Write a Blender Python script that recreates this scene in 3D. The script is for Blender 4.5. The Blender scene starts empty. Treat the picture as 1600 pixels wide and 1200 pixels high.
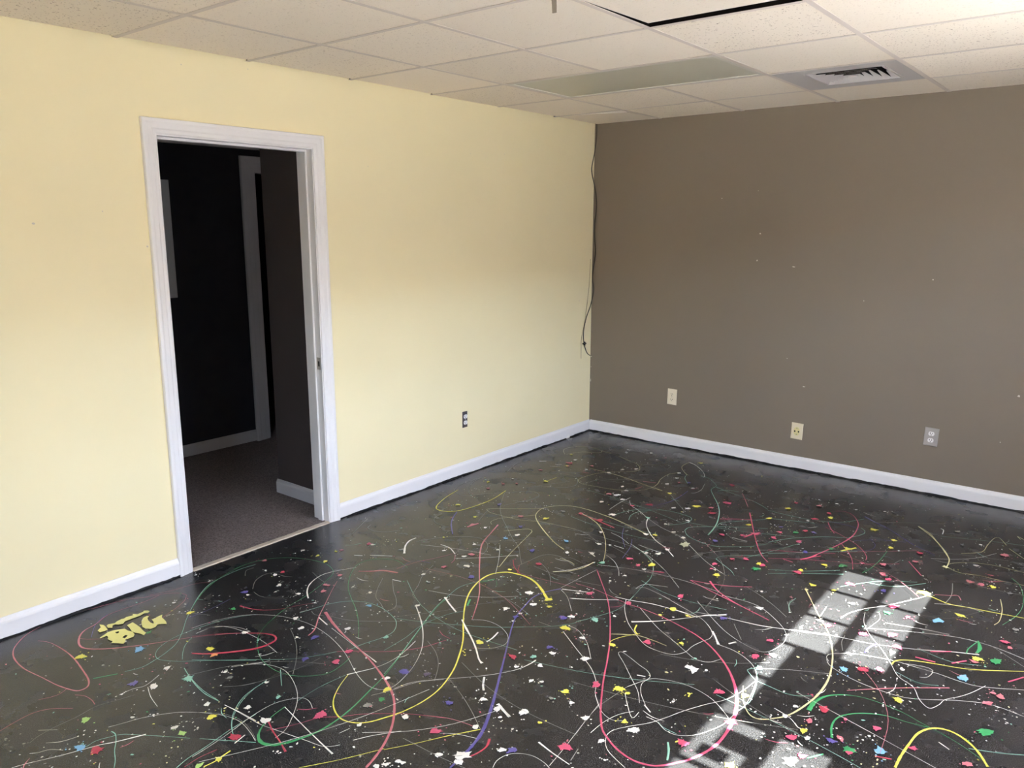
import bpy, bmesh, math, random
from mathutils import Vector, Matrix
from mathutils.geometry import tessellate_polygon
rnd = random.Random(7)
SC = bpy.context.scene
COL = SC.collection
H = 2.369            # ceiling height
XR = 3.80            # inner face of the window wall
YB = -6.05           # inner face of the wall behind the photographer
TANE = 1.40          # tangent of the sun's elevation

# ------------------------------------------------------------------ materials
def srgb(r, g, b):
    f = lambda c: (c/255/12.92) if c/255 <= .04045 else ((c/255+.055)/1.055)**2.4
    return (f(r), f(g), f(b), 1)

def mat(name, col, rough=.6, spec=.5, metal=0, var=0, vscale=3, bump=0, bscale=60, speck=None):
    """painted surface: base colour with soft noise variation, optional fine bump"""
    m = bpy.data.materials.new(name); m.use_nodes = True
    nt = m.node_tree; b = nt.nodes['Principled BSDF']
    b.inputs['Roughness'].default_value = rough
    b.inputs['Specular IOR Level'].default_value = spec
    b.inputs['Metallic'].default_value = metal
    b.inputs['Base Color'].default_value = col
    tc = nt.nodes.new('ShaderNodeTexCoord')
    if var:
        n = nt.nodes.new('ShaderNodeTexNoise'); n.inputs['Scale'].default_value = vscale; n.inputs['Detail'].default_value = 5
        nt.links.new(tc.outputs['Object'], n.inputs['Vector'])
        mr = nt.nodes.new('ShaderNodeMapRange'); mr.inputs['From Min'].default_value = .3; mr.inputs['From Max'].default_value = .7
        mr.inputs['To Min'].default_value = 1-var; mr.inputs['To Max'].default_value = 1+var
        nt.links.new(n.outputs['Fac'], mr.inputs['Value'])
        mx = nt.nodes.new('ShaderNodeVectorMath'); mx.operation = 'SCALE'; mx.inputs[0].default_value = col[:3]
        nt.links.new(mr.outputs['Result'], mx.inputs['Scale']); nt.links.new(mx.outputs['Vector'], b.inputs['Base Color'])
    if bump:
        n2 = nt.nodes.new('ShaderNodeTexNoise'); n2.inputs['Scale'].default_value = bscale; n2.inputs['Detail'].default_value = 4
        nt.links.new(tc.outputs['Object'], n2.inputs['Vector'])
        bp = nt.nodes.new('ShaderNodeBump'); bp.inputs['Strength'].default_value = bump; bp.inputs['Distance'].default_value = .002
        nt.links.new(n2.outputs['Fac'], bp.inputs['Height']); nt.links.new(bp.outputs['Normal'], b.inputs['Normal'])
    return m

M = {}
M['yellow'] = mat('yellow_wall_paint', srgb(237, 226, 186), .55, .35, var=.025, vscale=1.2, bump=.12, bscale=90)
M['grey_wall'] = mat('grey_brown_wall_paint', srgb(126, 116, 102), .5, .35, var=.03, vscale=1.1, bump=.12, bscale=90)
M['wallmark'] = mat('chipped_plaster', srgb(205, 198, 185), .8)
M['plain_wall'] = mat('plain_wall_paint', srgb(232, 228, 222), .7, .3)
M['white_trim'] = mat('white_trim_paint', srgb(230, 229, 230), .32, .5, var=.015, vscale=6)
M['hall_trim'] = mat('white_trim_shaded', srgb(184, 182, 184), .4, .4, var=.02, vscale=6)  # white trim darkened: the hall's dimness is put into the colour
M['grid'] = mat('ceiling_grid_enamel', srgb(214, 203, 193), .5, .3)
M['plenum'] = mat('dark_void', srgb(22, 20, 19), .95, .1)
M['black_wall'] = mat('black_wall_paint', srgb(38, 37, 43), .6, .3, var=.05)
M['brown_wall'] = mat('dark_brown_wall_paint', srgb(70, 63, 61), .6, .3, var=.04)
M['hall_ceiling'] = mat('hall_ceiling_paint', srgb(228, 224, 218), .8)
M['fixture'] = mat('fixture_enamel', srgb(205, 200, 190), .4)
M['vent'] = mat('vent_grey_metal', srgb(184, 180, 178), .42, .5, var=.02)
M['black_cable'] = mat('black_cable_jacket', srgb(20, 17, 16), .45)
M['pale_wire'] = mat('pale_wire', srgb(150, 130, 95), .5)
M['ivory'] = mat('ivory_plastic', srgb(228, 218, 196), .4)
M['cream'] = mat('cream_plastic', srgb(228, 216, 186), .45)
M['cream_dark'] = mat('aged_cream_plastic', srgb(222, 212, 150), .45)
M['white_plastic'] = mat('white_plastic', srgb(240, 238, 236), .35)
M['steel'] = mat('brushed_steel', srgb(176, 170, 164), .42, .5, metal=.25, var=.03, vscale=20)
M['dark_steel'] = mat('dark_box_metal', srgb(92, 84, 84), .5, .4, metal=.3)
M['slot'] = mat('dark_slot', srgb(30, 26, 22), .8)
M['hanger'] = mat('hanger_grey_metal', srgb(140, 132, 122), .5, .4, metal=.1)
M['board'] = mat('grey_white_board', srgb(200, 202, 206), .4)
M['paper'] = mat('sign_card', srgb(228, 226, 220), .7)
M['window_frame'] = mat('window_frame_white', srgb(225, 225, 225), .4)
M['concrete'] = mat('asphalt_lot', srgb(150, 144, 136), .9, .2, var=.06, vscale=2)
M['blocker'] = mat('blocker_brown', srgb(128, 104, 88), .9, .2, var=.1, vscale=2)
M['threshold'] = mat('threshold_beige', srgb(196, 184, 168), .4, .5, var=.08, vscale=30)
M['black_edge'] = mat('black_paint_and_gap_shadow', srgb(24, 23, 24), .5)

def glass_mat(name='window_glass', col=(.93, .96, .95, 1)):
    m = bpy.data.materials.new(name); m.use_nodes = True; nt = m.node_tree
    nt.nodes.remove(nt.nodes['Principled BSDF']); out = nt.nodes['Material Output']
    t = nt.nodes.new('ShaderNodeBsdfTransparent'); t.inputs['Color'].default_value = col
    g = nt.nodes.new('ShaderNodeBsdfGlossy'); g.inputs['Roughness'].default_value = .02
    mx = nt.nodes.new('ShaderNodeMixShader'); mx.inputs['Fac'].default_value = .06
    nt.links.new(t.outputs[0], mx.inputs[1]); nt.links.new(g.outputs[0], mx.inputs[2]); nt.links.new(mx.outputs[0], out.inputs['Surface'])
    return m
M['glass'] = glass_mat()
M['bronze_glass'] = glass_mat('bronze_tinted_glass', (.95, .935, .865, 1))  # tint added to take blue out of the back window's light
def film_mat():
    m = bpy.data.materials.new('thin_fill_paper'); m.use_nodes = True; nt = m.node_tree
    nt.nodes.remove(nt.nodes['Principled BSDF']); out = nt.nodes['Material Output']
    t = nt.nodes.new('ShaderNodeBsdfTranslucent'); t.inputs['Color'].default_value = (.68, .67, .68, 1)
    g = nt.nodes.new('ShaderNodeBsdfDiffuse'); g.inputs['Color'].default_value = (.8, .8, .78, 1)
    mx = nt.nodes.new('ShaderNodeMixShader'); mx.inputs['Fac'].default_value = .35
    nt.links.new(t.outputs[0], mx.inputs[1]); nt.links.new(g.outputs[0], mx.inputs[2]); nt.links.new(mx.outputs[0], out.inputs['Surface'])
    return m
M['film'] = film_mat()

def tile_mat():
    m = bpy.data.materials.new('fissured_ceiling_tile'); m.use_nodes = True; nt = m.node_tree; L = nt.links.new
    b = nt.nodes['Principled BSDF']; b.inputs['Roughness'].default_value = .9; b.inputs['Specular IOR Level'].default_value = .15
    tc = nt.nodes.new('ShaderNodeTexCoord'); oi = nt.nodes.new('ShaderNodeObjectInfo')
    off = nt.nodes.new('ShaderNodeVectorMath'); off.operation = 'ADD'; L(tc.outputs['Object'], off.inputs[0])
    sc = nt.nodes.new('ShaderNodeMath'); sc.operation = 'MULTIPLY'; sc.inputs[1].default_value = 37; L(oi.outputs['Random'], sc.inputs[0]); L(sc.outputs[0], off.inputs[1])
    # short worm-like fissures and pin holes
    n = nt.nodes.new('ShaderNodeTexNoise'); n.inputs['Scale'].default_value = 85; n.inputs['Detail'].default_value = 2; n.inputs['Distortion'].default_value = .6
    L(off.outputs['Vector'], n.inputs['Vector'])
    r = nt.nodes.new('ShaderNodeMapRange'); r.inputs['From Min'].default_value = .29; r.inputs['From Max'].default_value = .35; L(n.outputs['Fac'], r.inputs['Value'])
    v = nt.nodes.new('ShaderNodeTexVoronoi'); v.inputs['Scale'].default_value = 60; L(off.outputs['Vector'], v.inputs['Vector'])
    r2 = nt.nodes.new('ShaderNodeMapRange'); r2.inputs['From Min'].default_value = .1; r2.inputs['From Max'].default_value = .17; L(v.outputs['Distance'], r2.inputs['Value'])
    mn = nt.nodes.new('ShaderNodeMath'); mn.operation = 'MINIMUM'; L(r.outputs['Result'], mn.inputs[0]); L(r2.outputs['Result'], mn.inputs[1])
    # only some tiles are strongly pitted
    st = nt.nodes.new('ShaderNodeMapRange'); st.inputs['From Min'].default_value = .2; st.inputs['From Max'].default_value = .9; st.inputs['To Min'].default_value = .85; st.inputs['To Max'].default_value = .0
    L(oi.outputs['Random'], st.inputs['Value'])
    fm = nt.nodes.new('ShaderNodeMath'); fm.operation = 'MAXIMUM'; L(mn.outputs[0], fm.inputs[0]); L(st.outputs['Result'], fm.inputs[1])
    tone = nt.nodes.new('ShaderNodeMapRange'); tone.inputs['To Min'].default_value = .94; tone.inputs['To Max'].default_value = 1.03
    fr = nt.nodes.new('ShaderNodeMath'); fr.operation = 'MULTIPLY'; fr.inputs[1].default_value = 7.3; L(oi.outputs['Random'], fr.inputs[0])
    fr2 = nt.nodes.new('ShaderNodeMath'); fr2.operation = 'FRACT'; L(fr.outputs[0], fr2.inputs[0]); L(fr2.outputs[0], tone.inputs['Value'])
    mix = nt.nodes.new('ShaderNodeMix'); mix.data_type = 'RGBA'; mix.inputs['A'].default_value = srgb(168, 152, 136); mix.inputs['B'].default_value = srgb(240, 230, 215)
    L(fm.outputs[0], mix.inputs['Factor'])
    s = nt.nodes.new('ShaderNodeVectorMath'); s.operation = 'SCALE'; L(mix.outputs['Result'], s.inputs[0]); L(tone.outputs['Result'], s.inputs['Scale'])
    L(s.outputs['Vector'], b.inputs['Base Color'])
    bp = nt.nodes.new('ShaderNodeBump'); bp.inputs['Strength'].default_value = .4; bp.inputs['Distance'].default_value = .002; L(mn.outputs[0], bp.inputs['Height']); L(bp.outputs['Normal'], b.inputs['Normal'])
    return m
M['tile'] = tile_mat()

def lens_mat():
    m = bpy.data.materials.new('prismatic_lens'); m.use_nodes = True; nt = m.node_tree; L = nt.links.new
    b = nt.nodes['Principled BSDF']; b.inputs['Base Color'].default_value = srgb(190, 187, 170); b.inputs['Roughness'].default_value = .35
    tc = nt.nodes.new('ShaderNodeTexCoord'); v = nt.nodes.new('ShaderNodeTexVoronoi'); v.inputs['Scale'].default_value = 110; v.inputs['Randomness'].default_value = 0
    L(tc.outputs['Object'], v.inputs['Vector'])
    bp = nt.nodes.new('ShaderNodeBump'); bp.inputs['Strength'].default_value = .25; bp.inputs['Distance'].default_value = .003; L(v.outputs['Distance'], bp.inputs['Height']); L(bp.outputs['Normal'], b.inputs['Normal'])
    return m
M['lens'] = lens_mat()

def floor_mat():
    m = bpy.data.materials.new('black_painted_floor'); m.use_nodes = True; nt = m.node_tree; L = nt.links.new
    b = nt.nodes['Principled BSDF']; tc = nt.nodes.new('ShaderNodeTexCoord')
    def noise(s, d=4, rough=.5):
        n = nt.nodes.new('ShaderNodeTexNoise'); n.inputs['Scale'].default_value = s; n.inputs['Detail'].default_value = d; n.inputs['Roughness'].default_value = rough
        L(tc.outputs['Object'], n.inputs['Vector']); return n.outputs['Fac']
    def rng(x, a, c, d=0, e=1):
        r = nt.nodes.new('ShaderNodeMapRange'); r.inputs['From Min'].default_value = a; r.inputs['From Max'].default_value = c
        r.inputs['To Min'].default_value = d; r.inputs['To Max'].default_value = e; L(x, r.inputs['Value']); return r.outputs['Result']
    def mx(f, A, B):
        k = nt.nodes.new('ShaderNodeMix'); k.data_type = 'RGBA'; L(f, k.inputs['Factor'])
        for nm, v in (('A', A), ('B', B)):
            if isinstance(v, tuple): k.inputs[nm].default_value = v
            else: L(v, k.inputs[nm])
        return k.outputs['Result']
    def mul(a, c):
        k = nt.nodes.new('ShaderNodeMath'); k.operation = 'MULTIPLY'; L(a, k.inputs[0])
        if isinstance(c, float): k.inputs[1].default_value = c
        else: L(c, k.inputs[1])
        return k.outputs[0]
    # worn grey grit over black paint
    grit = rng(noise(300, 3, .75), .50, .70)
    patch = rng(noise(1.6, 5), .35, .7, .25, 1.0)
    c = mx(mul(grit, patch), (.0145, .014, .0148, 1), (.17, .165, .17, 1))
    # dusty bare band along the grey wall, ragged edge
    sp = nt.nodes.new('ShaderNodeSeparateXYZ'); L(tc.outputs['Object'], sp.inputs[0])
    ad = nt.nodes.new('ShaderNodeMath'); ad.operation = 'ADD'; L(sp.outputs['Y'], ad.inputs[0]); L(rng(noise(5, 4), .2, .8, -.12, .12), ad.inputs[1])
    band = rng(ad.outputs[0], -.42, -.16)
    c = mx(mul(band, .55), c, (.042, .038, .034, 1))
    scuff = mul(rng(noise(14, 8, .72), .55, .85), .22)
    c = mx(scuff, c, (.07, .066, .06, 1))
    L(c, b.inputs['Base Color'])
    L(rng(noise(6, 4), .3, .7, .20, .31), b.inputs['Roughness'])
    b.inputs['Specular IOR Level'].default_value = .55
    bp = nt.nodes.new('ShaderNodeBump'); bp.inputs['Strength'].default_value = .35; bp.inputs['Distance'].default_value = .0015
    L(noise(160, 4, .6), bp.inputs['Height']); L(bp.outputs['Normal'], b.inputs['Normal'])
    return m
M['floor'] = floor_mat()

def carpet_mat():
    m = mat('dark_grey_carpet', srgb(122, 113, 110), .95, .1, var=.45, vscale=140, bump=.8, bscale=220)
    return m
M['carpet'] = carpet_mat()
PAINT = {k: mat('paint_'+n, srgb(*c), .38, .5) for k, (n, c) in dict(
    p=('pink', (200, 84, 114)), s=('dusty_pink', (192, 112, 122)), w=('white', (232, 230, 222)), y=('yellow', (226, 219, 92)),
    r=('crimson', (182, 62, 82)), g=('green', (62, 150, 92)), m=('mint', (140, 192, 172)), u=('purple', (90, 82, 146)),
    b=('sky_blue', (122, 176, 214)), l=('lime', (168, 206, 120)), c=('cream', (206, 200, 150)), k=('faded_grey', (140, 140, 132)),
    o=('orange', (228, 160, 100)), v=('faded_purple', (92, 82, 106)), e=('olive', (176, 178, 146)), z=('black', (16, 16, 16))).items()}
M['logo'] = mat('paint_logo_yellow', srgb(226, 223, 142), .45, var=.03, vscale=20)

# ------------------------------------------------------------------ mesh helpers
def obj(name, bm, m, parent=None, kind=None, smooth=False):
    me = bpy.data.meshes.new(name); bm.normal_update(); bm.to_mesh(me); bm.free()
    for x in (m if isinstance(m, list) else [m]): me.materials.append(x)
    if smooth:
        for p in me.polygons: p.use_smooth = True
    o = bpy.data.objects.new(name, me); COL.objects.link(o)
    if parent: o.parent = parent
    if kind: o['kind'] = kind
    return o
def tag(o, label, cat, group=None):
    o['label'] = label; o['category'] = cat
    if group: o['group'] = group
    return o
def empty(name, loc=(0, 0, 0), kind=None):
    o = bpy.data.objects.new(name, None); COL.objects.link(o); o.location = loc; o.empty_display_size = .05
    if kind: o['kind'] = kind
    return o
def box(bm, a, b, mi=0, bevel=0):
    lo = [min(x, y) for x, y in zip(a, b)]; hi = [max(x, y) for x, y in zip(a, b)]
    vs = [bm.verts.new((x, y, z)) for x in (lo[0], hi[0]) for y in (lo[1], hi[1]) for z in (lo[2], hi[2])]
    fs = [bm.faces.new([vs[i] for i in f]) for f in ((0, 1, 3, 2), (4, 6, 7, 5), (0, 4, 5, 1), (2, 3, 7, 6), (0, 2, 6, 4), (1, 5, 7, 3))]
    for f in fs: f.material_index = mi
    if bevel:
        es = list({e for f in fs for e in f.edges})
        r = bmesh.ops.bevel(bm, geom=es, offset=bevel, segments=2, profile=.5, affect='EDGES')
        for f in r['faces']: f.material_index = mi
def loft(bm, rings, mi=0, caps=True, closed=True):
    V = [[bm.verts.new(p) for p in r] for r in rings]; n = len(V[0])
    for A, B in zip(V, V[1:]):
        for i in range(n if closed else n-1):
            f = bm.faces.new((A[i], A[(i+1) % n], B[(i+1) % n], B[i])); f.material_index = mi
    if caps:
        bm.faces.new(V[0][::-1]).material_index = mi; bm.faces.new(V[-1]).material_index = mi
    bmesh.ops.recalc_face_normals(bm, faces=bm.faces[:])
def catmull(P, sub):
    out = []; n = len(P)
    if n < 3: sub = max(1, sub//2)
    for i in range(n-1):
        a, b, c, d = P[max(i-1, 0)], P[i], P[i+1], P[min(i+2, n-1)]
        for k in range(sub):
            t = k/sub
            out.append(tuple(.5*((2*q1)+(-q0+q2)*t+(2*q0-5*q1+4*q2-q3)*t*t+(-q0+3*q1-3*q2+q3)*t**3) for q0, q1, q2, q3 in zip(a, b, c, d)))
    out.append(tuple(P[-1])); return out
def tube(bm, P, r, seg=8, sub=5, mi=0):
    Q = [Vector(p) for p in catmull(P, sub)]; rings = []
    up = Vector((1, 0.3, 0.1)).normalized()
    for i, q in enumerate(Q):
        t = (Q[min(i+1, len(Q)-1)]-Q[max(i-1, 0)]).normalized()
        a = (up-t*up.dot(t)).normalized(); b = t.cross(a); up = a
        rings.append([q+(a*math.cos(k*2*math.pi/seg)+b*math.sin(k*2*math.pi/seg))*r for k in range(seg)])
    loft(bm, rings, mi)
def disc(bm, c, u, v, ru, rv, n=20, mi=0, depth=None, nrm=None):
    """an elliptic button raised along nrm"""
    c = Vector(c); u = Vector(u); v = Vector(v)
    ring = [c+u*(ru*math.cos(i*2*math.pi/n))+v*(rv*math.sin(i*2*math.pi/n)) for i in range(n)]
    if depth: loft(bm, [ring, [p+Vector(nrm)*depth for p in ring]], mi)
    else: bm.faces.new([bm.verts.new(p) for p in ring]).material_index = mi

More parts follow.
